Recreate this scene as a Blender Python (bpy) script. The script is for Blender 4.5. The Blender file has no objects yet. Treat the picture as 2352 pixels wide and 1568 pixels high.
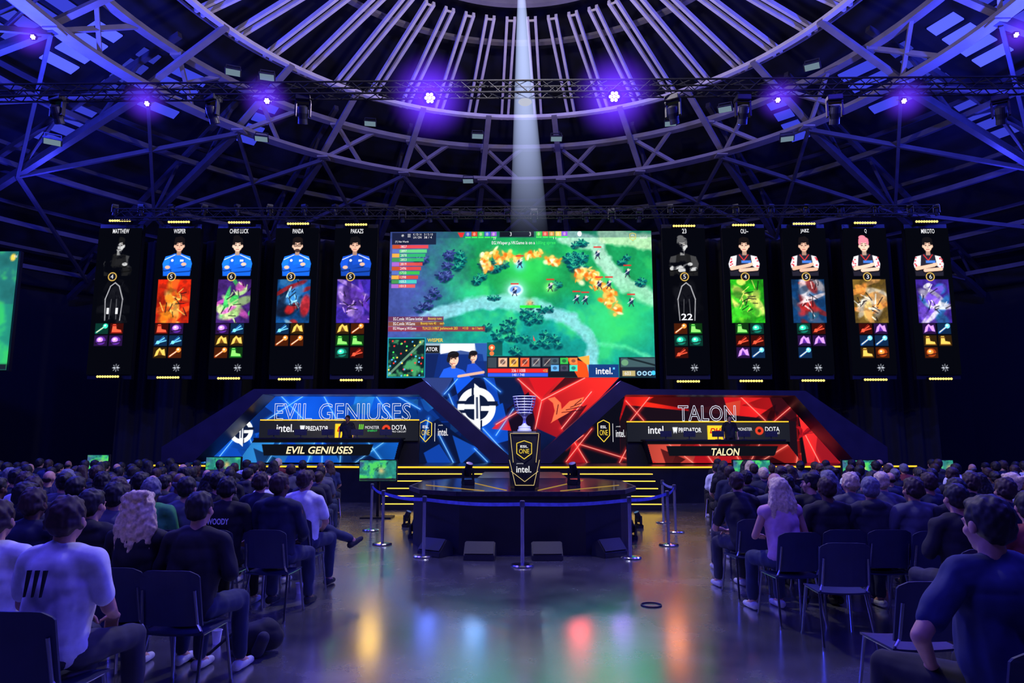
import bpy, bmesh, math, random, time
import numpy as np
from mathutils import Vector, Matrix, noise
random.seed(7); np.random.seed(7)
S=bpy.context.scene
S.view_settings.view_transform='Standard'
LINK=S.collection.objects.link
TS=bpy.data.scenes.new('workbench')      # scratch scene, removed at the end

# ------------------------------------------------------------ camera
F=1568.0
PITCH=math.radians(8.3); YAW=math.radians(0.84)
CAM=Vector((0,0,1.72))
cd=bpy.data.cameras.new('camera'); cd.sensor_width=36; cd.lens=24; cd.clip_end=200
cam=bpy.data.objects.new('camera',cd); LINK(cam)
cam.location=CAM; cam.rotation_euler=(math.pi/2+PITCH,0,YAW); S.camera=cam
RM=cam.rotation_euler.to_matrix()
def at(px,py,Y):
    d=RM@Vector(((px-1176)/F,(784-py)/F,-1)); return CAM+d*(Y/d.y)
def on(px,py,z=0.0):
    d=RM@Vector(((px-1176)/F,(784-py)/F,-1)); return CAM+d*((z-CAM.z)/d.z)

# ------------------------------------------------------------ materials
def lin(c):
    return tuple(((v/255)/12.92 if v/255<=0.04045 else ((v/255+0.055)/1.055)**2.4) for v in c)
_m={}
def M(name,rgb,rough=0.6,metal=0.0,var=0.25,scale=12,bump=0.0):
    if name in _m: return _m[name]
    m=bpy.data.materials.new(name); m.use_nodes=True; nt=m.node_tree; b=nt.nodes['Principled BSDF']
    c=lin(rgb)
    tc=nt.nodes.new('ShaderNodeTexCoord'); n=nt.nodes.new('ShaderNodeTexNoise'); n.inputs['Scale'].default_value=scale; n.inputs['Detail'].default_value=4
    nt.links.new(tc.outputs['Object'],n.inputs['Vector'])
    r=nt.nodes.new('ShaderNodeValToRGB'); r.color_ramp.elements[0].position=.3; r.color_ramp.elements[1].position=.7
    r.color_ramp.elements[0].color=(*[x*(1-var) for x in c],1); r.color_ramp.elements[1].color=(*[min(1,x*(1+var)) for x in c],1)
    nt.links.new(n.outputs['Fac'],r.inputs['Fac']); nt.links.new(r.outputs['Color'],b.inputs['Base Color'])
    b.inputs['Roughness'].default_value=rough; b.inputs['Metallic'].default_value=metal
    if bump:
        bp=nt.nodes.new('ShaderNodeBump'); bp.inputs['Strength'].default_value=bump; nt.links.new(n.outputs['Fac'],bp.inputs['Height']); nt.links.new(bp.outputs['Normal'],b.inputs['Normal'])
    _m[name]=m; return m
def E(name,rgb,st=1.0,sample=False):
    if name in _m: return _m[name]
    m=bpy.data.materials.new(name); m.use_nodes=True; nt=m.node_tree; nt.nodes.clear()
    o=nt.nodes.new('ShaderNodeOutputMaterial'); e=nt.nodes.new('ShaderNodeEmission'); e.inputs[0].default_value=(*lin(rgb),1); e.inputs[1].default_value=st
    nt.links.new(e.outputs[0],o.inputs[0])
    m.cycles.emission_sampling='FRONT' if sample else 'NONE'
    _m[name]=m; return m
def PAINT(name,st=1.0,sample=False):
    if name in _m: return _m[name]
    m=bpy.data.materials.new(name); m.use_nodes=True; nt=m.node_tree; nt.nodes.clear()
    o=nt.nodes.new('ShaderNodeOutputMaterial'); e=nt.nodes.new('ShaderNodeEmission'); e.inputs[1].default_value=st
    a=nt.nodes.new('ShaderNodeAttribute'); a.attribute_name='col'
    nt.links.new(a.outputs['Color'],e.inputs[0]); nt.links.new(e.outputs[0],o.inputs[0])
    m.cycles.emission_sampling='FRONT' if sample else 'NONE'
    _m[name]=m; return m

# ------------------------------------------------------------ object helpers
WO={}; KID={}
def tag(o,label=None,cat=None,group=None,kind=None):
    if label: o['label']=label
    if cat: o['category']=cat
    if group: o['group']=group
    if kind: o['kind']=kind
    return o
def setpar(o,parent):
    o.parent=parent; KID.setdefault(parent,[]).append(o)
def put(name,me,mat=None,parent=None,origin=None,**k):
    n=len(me.vertices); co=np.empty(n*3,dtype=np.float32); me.vertices.foreach_get('co',co); co=co.reshape(-1,3)
    if origin is None:
        mn=co.min(0); mx=co.max(0); origin=Vector(((mn[0]+mx[0])/2,(mn[1]+mx[1])/2,mn[2]))
    origin=Vector(origin)
    co-=np.array(origin,dtype=np.float32); me.vertices.foreach_set('co',co.ravel()); me.update()
    o=bpy.data.objects.new(name,me); LINK(o)
    if mat is not None and len(me.materials)==0:
        for x in (mat if isinstance(mat,(list,tuple)) else [mat]): me.materials.append(x)
    WO[o]=origin
    if parent is not None:
        setpar(o,parent); o.location=origin-WO[parent]
    else: o.location=origin
    tag(o,**k); return o
def empty(name,loc,parent=None,**k):
    o=bpy.data.objects.new(name,None); LINK(o); o.empty_display_size=.2; WO[o]=Vector(loc)
    if parent is not None: setpar(o,parent); o.location=Vector(loc)-WO[parent]
    else: o.location=loc
    return tag(o,**k)
def me_from(V,Fc,name='m',smooth=False):
    me=bpy.data.meshes.new(name); me.from_pydata([tuple(v) for v in V],[],Fc); me.update()
    if smooth: me.polygons.foreach_set('use_smooth',[True]*len(me.polygons))
    return me
class G:
    def __init__(s): s.v=[]; s.f=[]
    def add(s,V,Fc):
        k=len(s.v); s.v+= [Vector(x) for x in V]; s.f+=[tuple(i+k for i in f) for f in Fc]; return s
    def box(s,c,size,rot=None):
        c=Vector(c); hx,hy,hz=[x/2 for x in size]
        V=[Vector((x*hx,y*hy,z*hz)) for x in(-1,1) for y in(-1,1) for z in(-1,1)]
        if rot is not None: V=[rot@v for v in V]
        return s.add([c+v for v in V],[(0,1,3,2),(4,6,7,5),(0,4,5,1),(2,3,7,6),(0,2,6,4),(1,5,7,3)])
    def beam(s,a,b,w,h,up=Vector((0,0,1))):
        a=Vector(a);b=Vector(b); d=(b-a).normalized(); x=d.cross(up)
        if x.length<1e-4: x=Vector((1,0,0))
        x.normalize(); z=x.cross(d)
        V=[p+x*(i*w/2)+z*(j*h/2) for p in(a,b) for i,j in((-1,-1),(1,-1),(1,1),(-1,1))]
        return s.add(V,[(3,2,1,0),(4,5,6,7),(0,1,5,4),(1,2,6,5),(2,3,7,6),(3,0,4,7)])
    def tube(s,a,b,r,r2=None,n=8):
        a=Vector(a);b=Vector(b); r2=r if r2 is None else r2; d=(b-a).normalized(); x=d.orthogonal().normalized(); y=d.cross(x)
        V=[]
        for p,q in((a,r),(b,r2)):
            for i in range(n):
                t=2*math.pi*i/n; V.append(p+(x*math.cos(t)+y*math.sin(t))*q)
        Fc=[(i,(i+1)%n,n+(i+1)%n,n+i) for i in range(n)]+[tuple(range(n))[::-1],tuple(range(n,2*n))]
        return s.add(V,Fc)
    def pipe(s,pts,r,n=8):
        for a,b in zip(pts[:-1],pts[1:]): s.tube(a,b,r,n=n)
        return s
    def lathe(s,prof,c=(0,0,0),n=24):
        c=Vector(c); V=[]
        for r,z in prof:
            for i in range(n):
                t=2*math.pi*i/n; V.append(c+Vector((r*math.cos(t),r*math.sin(t),z)))
        m=len(prof)
        Fc=[(j*n+i,j*n+(i+1)%n,(j+1)*n+(i+1)%n,(j+1)*n+i) for j in range(m-1) for i in range(n)]
        Fc+=[tuple(range(n))[::-1],tuple(range((m-1)*n,m*n))]
        return s.add(V,Fc)
    def prism(s,pts,dv):
        n=len(pts); dv=Vector(dv); V=[Vector(p) for p in pts]+[Vector(p)+dv for p in pts]
        return s.add(V,[tuple(range(n)),tuple(range(n,2*n))[::-1]]+[(i,n+i,n+(i+1)%n,(i+1)%n) for i in range(n)])
    def mesh(s,smooth=False,fix=True,bevel=0):
        me=me_from(s.v,s.f,smooth=smooth)
        if fix:
            bm=bmesh.new(); bm.from_mesh(me)
            bmesh.ops.recalc_face_normals(bm,faces=bm.faces)
            if bevel: bmesh.ops.bevel(bm,geom=bm.edges[:],offset=bevel,segments=2,affect='EDGES',clamp_overlap=True)
            bm.to_mesh(me); bm.free()
        return me
def clone(root,loc,rot=0.0,scale=1.0,mats=None):
    """copy a thing and each of its parts"""
    def cp(o,par):
        n=o.copy(); LINK(n)
        if par is not None: n.parent=par
        if mats and n.type=='MESH':
            for sl in n.material_slots:
                key=sl.material.name if sl.material else ''
                if key in mats: sl.link='OBJECT'; sl.material=mats[key]
        for c in KID.get(o,()): cp(c,n)
        return n
    r=cp(root,None); r.location=loc; r.rotation_euler=(r.rotation_euler[0],r.rotation_euler[1],rot); r.scale=(scale,)*3
    return r
def drop(roots):
    L=[]
    def rec(o):
        L.append(o)
        for c in KID.get(o,()): rec(c)
    for r in roots: rec(r)
    bpy.data.batch_remove(L)

# ------------------------------------------------------------ boards: flat vertical panels
class Board:
    def __init__(s,x0,y0,x1,y1,Y,res=1.25,bg=(4,5,12)):
        s.p=(x0,y0,x1,y1); s.Y=Y; my=(y0+y1)/2; mx=(x0+x1)/2
        s.X0=at(x0,my,Y).x; s.X1=at(x1,my,Y).x; s.Z0=at(mx,y0,Y).z; s.Z1=at(mx,y1,Y).z
        s.nx=max(2,int((x1-x0)/res)+1); s.ny=max(2,int((y1-y0)/res)+1); s.res=(x1-x0)/(s.nx-1); s.resy=(y1-y0)/(s.ny-1)
        s.gx,s.gy=np.meshgrid(np.linspace(x0,x1,s.nx),np.linspace(y0,y1,s.ny))
        s.c=np.zeros((s.ny,s.nx,3)); s.c[:]=bg
    def map(s,x,y,off=0.0):
        x0,y0,x1,y1=s.p
        return Vector((s.X0+(s.X1-s.X0)*(x-x0)/(x1-x0),s.Y-off,s.Z0+(s.Z1-s.Z0)*(y-y0)/(y1-y0)))
    def win(s,x0,y0,x1,y1):
        i0=max(0,int((x0-s.p[0])/s.res)-2); i1=min(s.nx,int((x1-s.p[0])/s.res)+4); j0=max(0,int((y0-s.p[1])/s.resy)-2); j1=min(s.ny,int((y1-s.p[1])/s.resy)+4)
        if i1<=i0 or j1<=j0: return None
        return (slice(j0,j1),slice(i0,i1))
    def blend(s,a,col,w=None):
        a=a[...,None]
        if w is None: w=(slice(None),slice(None))
        s.c[w]=s.c[w]*(1-a)+np.asarray(col,float)*a
    def ell(s,cx,cy,rx,ry,col,al=1.0,soft=None,rot=0):
        R=max(rx,ry)*1.6+2; w=s.win(cx-R,cy-R,cx+R,cy+R)
        if w is None: return
        dx=s.gx[w]-cx; dy=s.gy[w]-cy
        if rot: c_,s_=math.cos(rot),math.sin(rot); dx,dy=dx*c_+dy*s_,-dx*s_+dy*c_
        d=np.sqrt((dx/rx)**2+(dy/ry)**2)
        if soft is None: soft=s.res/min(rx,ry)
        s.blend(np.clip((1-d)/soft+.5,0,1)*al,col,w)
    def glow(s,cx,cy,r,col,al=1.0):
        d=((s.gx-cx)**2+(s.gy-cy)**2)/(r*r); s.blend(np.exp(-d*2)*al,col)
    def _pm(s,pts,w):
        X=s.gx[w];Yy=s.gy[w]
        ins=np.zeros(X.shape,bool); dist=np.full(X.shape,1e9); n=len(pts)
        for i in range(n):
            (x1,y1),(x2,y2)=pts[i],pts[(i+1)%n]
            if y1!=y2:
                ins^=((y1>Yy)!=(y2>Yy))&(X<(x2-x1)*(Yy-y1)/(y2-y1)+x1)
            L=(x2-x1)**2+(y2-y1)**2+1e-9; t=np.clip(((X-x1)*(x2-x1)+(Yy-y1)*(y2-y1))/L,0,1)
            dist=np.minimum(dist,np.hypot(X-x1-t*(x2-x1),Yy-y1-t*(y2-y1)))
        return np.clip(np.where(ins,dist,-dist)/s.res+.5,0,1)
    def polym(s,pts): return s._pm(pts,(slice(None),slice(None)))
    def poly(s,pts,col,al=1.0):
        xs=[p[0] for p in pts];ys=[p[1] for p in pts]; w=s.win(min(xs),min(ys),max(xs),max(ys))
        if w is None: return
        s.blend(s._pm(pts,w)*al,col,w)
    def grad(s,pts,c1,c2,p1,p2,al=1.0):
        xs=[p[0] for p in pts];ys=[p[1] for p in pts]; w=s.win(min(xs),min(ys),max(xs),max(ys))
        if w is None: return
        d=(p2[0]-p1[0],p2[1]-p1[1]); L=d[0]**2+d[1]**2
        t=np.clip(((s.gx[w]-p1[0])*d[0]+(s.gy[w]-p1[1])*d[1])/L,0,1)[...,None]
        s.blend(s._pm(pts,w)*al,np.array(c1)*(1-t)+np.array(c2)*t,w)
    def rect(s,x0,y0,x1,y1,col,al=1.0): s.poly([(x0,y0),(x1,y0),(x1,y1),(x0,y1)],col,al)
    def line(s,a,b,w_,col,al=1.0,glow=0,gcol=None):
        (x1,y1),(x2,y2)=a,b; m=w_+glow*2.5
        w=s.win(min(x1,x2)-m,min(y1,y2)-m,max(x1,x2)+m,max(y1,y2)+m)
        if w is None: return
        X=s.gx[w];Yy=s.gy[w]
        L=(x2-x1)**2+(y2-y1)**2+1e-9
        t=np.clip(((X-x1)*(x2-x1)+(Yy-y1)*(y2-y1))/L,0,1); d=np.hypot(X-x1-t*(x2-x1),Yy-y1-t*(y2-y1))
        if glow: s.blend(np.exp(-(d/glow)**2)*.6*al,gcol or col,w)
        s.blend(np.clip((w_/2-d)/s.res+.5,0,1)*al,col,w)
    def noise(s,scale,seed=0,octv=4):
        rs=np.random.RandomState(seed); out=np.zeros(s.gx.shape); amp=1; tot=0
        for o in range(octv):
            gx=(s.gx-s.p[0])/scale; gy=(s.gy-s.p[1])/scale
            n=rs.rand(int(gy.max())+3,int(gx.max())+3); ix=gx.astype(int); iy=gy.astype(int); fx=gx-ix; fy=gy-iy; fx=fx*fx*(3-2*fx); fy=fy*fy*(3-2*fy)
            v=(n[iy,ix]*(1-fx)+n[iy,ix+1]*fx)*(1-fy)+(n[iy+1,ix]*(1-fx)+n[iy+1,ix+1]*fx)*fy
            out+=v*amp; tot+=amp; amp*=.55; scale/=2
        return out/tot
    def build(s,name,mat,parent=None,mask=None,off=0.0,**k):
        X=s.X0+(s.X1-s.X0)*(s.gx-s.p[0])/(s.p[2]-s.p[0]); Z=s.Z0+(s.Z1-s.Z0)*(s.gy-s.p[1])/(s.p[3]-s.p[1])
        co=np.stack([X,np.full_like(X,s.Y-off),Z],-1).reshape(-1,3)
        idx=np.arange(s.ny*s.nx).reshape(s.ny,s.nx)
        q=np.stack([idx[1:,:-1],idx[1:,1:],idx[:-1,1:],idx[:-1,:-1]],-1).reshape(-1,4)
        if mask is not None:
            mm=s.polym(mask)>.5; mm=mm.reshape(-1); q=q[mm[q].all(1)]
        col=np.clip(s.c,0,255)/255; col=np.where(col<=.04045,col/12.92,((col+.055)/1.055)**2.4).reshape(-1,3)
        used=np.unique(q); rm=np.zeros(len(co),int); rm[used]=np.arange(len(used)); co=co[used]; col=col[used]; q=rm[q]
        me=bpy.data.meshes.new(name); me.vertices.add(len(co)); me.vertices.foreach_set('co',co.astype(np.float32).ravel())
        me.loops.add(q.size); me.loops.foreach_set('vertex_index',q.astype(np.int32).ravel())
        me.polygons.add(len(q)); me.polygons.foreach_set('loop_start',np.arange(0,q.size,4,dtype=np.int32)); 
        me.update(calc_edges=True)
        a=me.color_attributes.new('col','FLOAT_COLOR','POINT'); a.data.foreach_set('color',np.concatenate([col,np.ones((len(col),1))],1).astype(np.float32).ravel())
        return put(name,me,mat,parent,**k)
    def panel(s,pts,mat,parent=None,name='panel',y0=0,y1=.1,**k):
        P=[s.map(x,y,-y0) for x,y in pts]
        g=G().prism(P,(0,y1-y0,0)); return put(name,g.mesh(),mat,parent,**k)
TXC={}
def text(body,B,x0,x1,y0,y1,mat,parent,name='lettering',off=.03,outline=0,shear=0,bold=0.0,**k):
    key=(body,outline,shear,bold)
    if key not in TXC:
        cu=bpy.data.curves.new('t','FONT'); cu.body=body; cu.size=1; cu.shear=shear; cu.offset=bold; cu.resolution_u=3
        if outline: cu.fill_mode='NONE'; cu.bevel_depth=outline; cu.bevel_resolution=0
        o=bpy.data.objects.new('t',cu); TS.collection.objects.link(o); vl=TS.view_layers[0]; vl.update()
        TXC[key]=bpy.data.meshes.new_from_object(o.evaluated_get(vl.depsgraph)); TXC[key].materials.clear(); TS.collection.objects.unlink(o)
    me=TXC[key].copy()
    n=len(me.vertices)
    if n==0: return None
    co=np.empty(n*3,dtype=np.float32); me.vertices.foreach_get('co',co); co=co.reshape(-1,3)
    mn=co.min(0); mx=co.max(0); a=B.map(x0,y1); b=B.map(x1,y0)
    u=(co[:,0]-mn[0])/(mx[0]-mn[0]); v=(co[:,1]-mn[1])/(mx[1]-mn[1])
    sc=(b.x-a.x)/(mx[0]-mn[0])
    new=np.stack([a.x+(b.x-a.x)*u,np.full(n,B.Y-off)+ -co[:,2]*sc,a.z+(b.z-a.z)*v],-1).astype(np.float32)
    me.vertices.foreach_set('co',new.ravel()); me.update()
    return put(name,me,mat,parent,**k)

# ------------------------------------------------------------ shared materials
black=M('black_paint',(10,11,18),.5); blackm=M('black_metal',(12,12,17),.45,.5)
drape=M('black_drape',(6,7,12),.95,0,.3,3)
steel=M('painted_steel',(222,212,214),.5,.05,.1,3)
steelB=M('grey_roof_steel',(132,124,134),.55,.05,.15,2)
steel2=M('dark_roof_steel',(66,63,80),.55,.15,.2,2)
chrome=M('chrome',(205,205,215),.18,1,.05)
ledY=E('amber_led',(255,205,70),2.6); ledY2=E('amber_led_soft',(255,196,50),1.4)
white_e=E('white_glow',(245,245,250),1.0); yel_e=E('yellow_glow',(250,215,70),1.0); grn_e=E('green_glow',(60,240,110),1.0)
P1=PAINT('led_image',1.4); PBIG=PAINT('led_wall_image',1.6,True); PST=PAINT('backlit_print',1.3)

# ============================================================ ROOM
YC=14.7
def floor_mat():
    m=bpy.data.materials.new('polished_concrete'); m.use_nodes=True; nt=m.node_tree; b=nt.nodes['Principled BSDF']
    tc=nt.nodes.new('ShaderNodeTexCoord')
    n1=nt.nodes.new('ShaderNodeTexNoise'); n1.inputs['Scale'].default_value=.9; n1.inputs['Detail'].default_value=8; n1.inputs['Roughness'].default_value=.65
    n2=nt.nodes.new('ShaderNodeTexNoise'); n2.inputs['Scale'].default_value=5; n2.inputs['Detail'].default_value=6
    nt.links.new(tc.outputs['Object'],n1.inputs['Vector']); nt.links.new(tc.outputs['Object'],n2.inputs['Vector'])
    r=nt.nodes.new('ShaderNodeValToRGB'); r.color_ramp.elements[0].position=.3; r.color_ramp.elements[1].position=.72
    r.color_ramp.elements[0].color=(.24,.24,.26,1); r.color_ramp.elements[1].color=(.52,.52,.54,1)
    nt.links.new(n1.outputs['Fac'],r.inputs['Fac']); nt.links.new(r.outputs['Color'],b.inputs['Base Color'])
    mr=nt.nodes.new('ShaderNodeMapRange'); mr.inputs['From Min'].default_value=.3; mr.inputs['From Max'].default_value=.7; mr.inputs['To Min'].default_value=.18; mr.inputs['To Max'].default_value=.32
    nt.links.new(n1.outputs['Fac'],mr.inputs['Value']); nt.links.new(mr.outputs['Result'],b.inputs['Roughness'])
    bp=nt.nodes.new('ShaderNodeBump'); bp.inputs['Strength'].default_value=.04; nt.links.new(n2.outputs['Fac'],bp.inputs['Height']); nt.links.new(bp.outputs['Normal'],b.inputs['Normal'])
    b.inputs['Metallic'].default_value=.85; b.inputs['Coat Weight'].default_value=1.0; b.inputs['Coat Roughness'].default_value=.16; b.inputs['Coat IOR'].default_value=2.3
    nt.links.new(bp.outputs['Normal'],b.inputs['Coat Normal'])
    return m
N=72; RW=27.5
g=G(); g.prism([(RW*math.cos(2*math.pi*i/N),YC+RW*math.sin(2*math.pi*i/N),-.2) for i in range(N)],(0,0,.2))
put('floor',g.mesh(),floor_mat(),kind='structure',label='polished grey concrete hall floor',cat='floor')
g=G()
for i in range(N):
    a=2*math.pi*i/N; b=2*math.pi*(i+1)/N
    p=[(RW*math.cos(t),YC+RW*math.sin(t)) for t in(a,b)]; q=[((RW+.3)*math.cos(t),YC+(RW+.3)*math.sin(t)) for t in(a,b)]
    g.add([(*p[0],0),(*p[1],0),(*p[1],9.5),(*p[0],9.5),(*q[0],0),(*q[1],0),(*q[1],9.5),(*q[0],9.5)],[(3,2,1,0),(4,5,6,7)])
put('wall_back',g.mesh(fix=False),M('dark_wall',(10,11,22),.9),kind='structure',label='dark round hall wall',cat='wall')
prof=[(RW+.2,9.5),(20,12.9),(13.5,14.9),(9,16.4),(0.3,17.7)]
V=[];Fc=[]
for r,z in prof:
    for i in range(N):
        t=2*math.pi*i/N; V.append((r*math.cos(t),YC+r*math.sin(t),z))
for j in range(len(prof)-1):
    for i in range(N): Fc.append((j*N+i,(j+1)*N+i,(j+1)*N+(i+1)%N,j*N+(i+1)%N))
Fc.append(tuple(range((len(prof)-1)*N,len(prof)*N)))
put('ceiling',G().add(V,Fc).mesh(fix=False),M('dark_roof_lining',(14,15,38),.85,0,.5,1.5),kind='structure',label='dark domed roof lining',cat='ceiling')
def inframe(p,m=120):
    v=RM.transposed()@(Vector(p)-CAM)
    if v.z>-.3: return False
    x=1176+F*v.x/-v.z; y=784-F*v.y/-v.z
    return -m<x<2352+m and -m<y<1568+m
def C(t,r,z): return Vector((r*math.sin(t),YC+r*math.cos(t),z))
def ring(name,r,z,w,h,mat,label,n=96,arc=math.pi*.78):
    V=[];Fc=[]; k=n
    for i in range(k+1):
        t=-arc+2*arc*i/k
        for rr,zz in((r-w/2,z-h/2),(r+w/2,z-h/2),(r+w/2,z+h/2),(r-w/2,z+h/2)): V.append(C(t,rr,zz))
    for i in range(k):
        for j in range(4): Fc.append((i*4+j,i*4+(j+1)%4,(i+1)*4+(j+1)%4,(i+1)*4+j))
    Fc.append((0,1,2,3)); Fc.append(tuple(k*4+j for j in(3,2,1,0)))
    return put(name,G().add(V,Fc).mesh(),mat,label=label,cat='roof beam')
ring('ring_beam',9.4,13.72,.18,.12,steel,'pale steel ring carrying the radial ceiling fins')
ring('ring_beam',9.9,13.9,.06,.08,steelB,'thin pale steel ring above the fin ends')
ring('ring_beam',7.2,15.35,.22,.1,steelB,'grey steel ring above the radial fins')
ring('ring_beam',4.5,15.0,.2,.2,steelB,'small inner steel ring of the oculus')
ring('ring_beam',11.2,13.3,.3,.16,steelB,'upper ring beam of the dome truss')
ring('ring_beam',12.3,12.4,.44,.12,steelB,'wide flat lower ring beam of the dome truss')
ring('ring_beam',12.75,12.62,.1,.16,steel2,'thin outer ring beside the dome truss')
for r,z in((15.2,11.9),(18.4,10.9),(21.6,9.9),(24.6,9.0)):
    ring('purlin_ring',r,z,.14,.18,steel2,'dark steel purlin ring of the outer roof')
    ring('purlin_ring',r+.9,z+1.0,.1,.14,steel2,'dark steel upper purlin of the outer roof')
NF=48
for i in range(NF):
    t=2*math.pi*(i+.5)/NF
    if t>math.pi: t-=2*math.pi
    if abs(t)>math.radians(118): continue
    g=G(); off0=Vector((math.cos(t),-math.sin(t),0))
    for sx in(-1,1):
        g.beam(C(t,4.9,14.75)+off0*sx*.12,C(t,9.75,13.84)+off0*sx*.12,.085,.14)
    for rr in(5.0,9.65):
        z=14.75-(rr-4.9)*.188; g.beam(C(t,rr,z)-off0*.14,C(t,rr,z)+off0*.14,.05,.05)
    put('ceiling_fin',g.mesh(),steel,label='pair of pale radial ceiling fins around the oculus',cat='ceiling fin',group='radial fins of the dome oculus')
for i in range(48):
    t=2*math.pi*i/48
    if t>math.pi: t-=2*math.pi
    if abs(t)>math.radians(115): continue
    d=2*math.pi/48*(1 if i%2 else -1)*.9
    g=G().beam(C(t,11.2,13.28),C(t+d,12.25,12.42),.11,.13)
    put('truss_strut',g.mesh(),steelB,label='slanted steel strut between two ring beams',cat='roof beam',group='slanted struts of the ring truss')
lo=lambda r:12.4-(r-12.3)*.285
up_=lambda r:13.6-(r-12.3)*.29
for i in range(24):
    t=2*math.pi*i/24+math.radians(7.5)
    if t>math.pi: t-=2*math.pi
    if abs(t)>math.radians(115): continue
    g=G(); g.beam(C(t,9.3,13.7),C(t,12.5,12.5),.2,.1)
    g.box(C(t,11.2,13.2),(.34,.34,.1)); g.box(C(t,12.3,12.32),(.4,.4,.06))
    put('dome_rib',g.mesh(),steelB,label='short pale radial rib joining the dome rings',cat='roof beam',group='radial ribs of the dome')
    g=G()
    g.beam(C(t,12.3,lo(12.3)),C(t,26.6,lo(26.6)),.2,.24); g.beam(C(t,11.2,13.9),C(t,26.6,up_(26.6)),.15,.18)
    rr=12.8; k=0
    while rr<25:
        g.beam(C(t,rr,lo(rr) if k%2 else up_(rr)),C(t,rr+1.9,up_(rr+1.9) if k%2 else lo(rr+1.9)),.09,.09); rr+=1.9;k+=1
    put('radial_truss',g.mesh(),steel2,label='long radial steel roof truss with zigzag webbing',cat='roof truss',group='radial trusses of the outer roof')
    t2=t+2*math.pi/24
    for (r1,r2) in((12.4,18.4),(18.4,24.6)):
        for aa,bb in(((t,t2),(t2,t)) if r1<15 else ((t,t2),)):
            if inframe(C((aa+bb)/2,(r1+r2)/2,lo(r1)),300):
                g=G().beam(C(aa,r1,lo(r1)-.1),C(bb,r2,lo(r2)-.1),.1,.14)
                put('roof_brace',g.mesh(),steel2,label='diagonal steel brace crossing between roof trusses',cat='roof beam',group='diagonal braces of the outer roof')
wn=1  # glowing strips added to imitate blue-lit roof beams, not real glazing
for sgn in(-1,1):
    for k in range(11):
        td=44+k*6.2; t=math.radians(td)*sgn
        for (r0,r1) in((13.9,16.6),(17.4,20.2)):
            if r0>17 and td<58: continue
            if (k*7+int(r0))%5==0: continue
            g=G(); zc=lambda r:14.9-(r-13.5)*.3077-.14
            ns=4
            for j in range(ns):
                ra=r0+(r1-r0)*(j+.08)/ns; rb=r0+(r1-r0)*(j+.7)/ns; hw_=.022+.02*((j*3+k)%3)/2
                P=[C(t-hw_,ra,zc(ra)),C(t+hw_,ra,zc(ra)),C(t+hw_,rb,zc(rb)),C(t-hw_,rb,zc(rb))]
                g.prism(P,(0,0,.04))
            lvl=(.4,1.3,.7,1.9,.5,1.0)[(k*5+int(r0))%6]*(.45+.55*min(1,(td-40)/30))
            m_=E('blue_steel_glow_%d'%round(lvl*10),(70,80,255),lvl)
            put(f'glow_strip_{wn}',g.mesh(),m_,kind='structure',label='added blue glowing strips imitating lit roof steel',cat='glow_strip'); wn+=1
V=[];Fc=[]; n=600
for i in range(n+1):
    x=-14.5+29*i/n; y=24.2+.09*math.sin(x*9)+.04*math.sin(x*23)
    V+= [(x,y,0),(x,y,9.0)]
for i in range(n): Fc.append((2*i,2*i+2,2*i+3,2*i+1))
put('stage_curtain',G().add(V,Fc).mesh(smooth=True,fix=False),drape,label='black pleated drape hanging behind the stage',cat='curtain')

# ============================================================ STAGE
SZ=1.02
deckm=M('stage_deck',(22,24,34),.25,0,.2,4)
front=[(-11.6,21.0),(-4.2,19.6),(4.2,19.6),(11.6,20.6)]
stage=put('stage',G().prism([(x,y,0) for x,y in front]+[(11.6,24,0),(-11.6,24,0)],(0,0,SZ)).mesh(),deckm,label='low black stage deck with amber edge lighting',cat='stage')
for (a,b) in zip(front[:-1],front[1:]):
    put('edge_light',G().beam((a[0],a[1]-.03,SZ-.03),(b[0],b[1]-.03,SZ-.03),.04,.045).mesh(),ledY2,stage,label='amber light strip')
nst=6
steps=empty('stage_steps',(0,18.6,0),label='wide black steps with amber lit nosings up to the stage',cat='steps')
for i in range(nst-1):
    y0=17.6+i*.34; z=SZ/nst*(i+1)
    put('step',G().box((0,(y0+19.55)/2,z-SZ/nst/2),(7.1,19.55-y0,SZ/nst-.004)).mesh(bevel=.004),deckm,steps)
    put('step_light',G().box((0,y0-.012,z-.018),(7.1,.02,.02)).mesh(),ledY,steps,label='amber light strip')

# --- main LED screen
YS=22.6
B=Board(893,532,1500,867,YS,res=1.0)
n1=B.noise(70,1,4); n2=B.noise(24,2,3); n3=B.noise(6,3,2)
gx,gy=B.gx,B.gy
def cc(*a): return np.array(a,float)
t=np.clip((gx-950)/150+(n2-.5)*.6,0,1)[...,None]
base=cc(58,72,140)*(1-t)+cc(24,146,84)*t
t2=(np.clip((gy-640)/110+(n1-.5)*1.2,0,1)*np.clip((gx-985)/120,0,1))[...,None]; base=base*(1-t2)+cc(18,140,132)*t2
B.c=base*(0.72+.55*n1[...,None])*(.88+.24*n2[...,None])*(.93+.14*n3[...,None])
B.blend(np.clip((n1-.5)*6,0,1)*np.clip((gx-1020)/100,0,1)*.5,(70,205,90))
def ribbon(pts,w,col,al,soft=8):
    dist=np.full(gx.shape,1e9)
    for (x1,y1),(x2,y2) in zip(pts[:-1],pts[1:]):
        L=(x2-x1)**2+(y2-y1)**2; tt=np.clip(((gx-x1)*(x2-x1)+(gy-y1)*(y2-y1))/L,0,1); dist=np.minimum(dist,np.hypot(gx-x1-tt*(x2-x1),gy-y1-tt*(y2-y1)))
    B.blend(np.clip((w+(n2-.5)*16-dist)/soft,0,1)*al,np.array(col)*(.85+.3*n3[...,None]))
ribbon([(975,735),(1060,705),(1150,695),(1230,705),(1310,735),(1360,785),(1362,866)],19,(130,190,205),.85)
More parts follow.
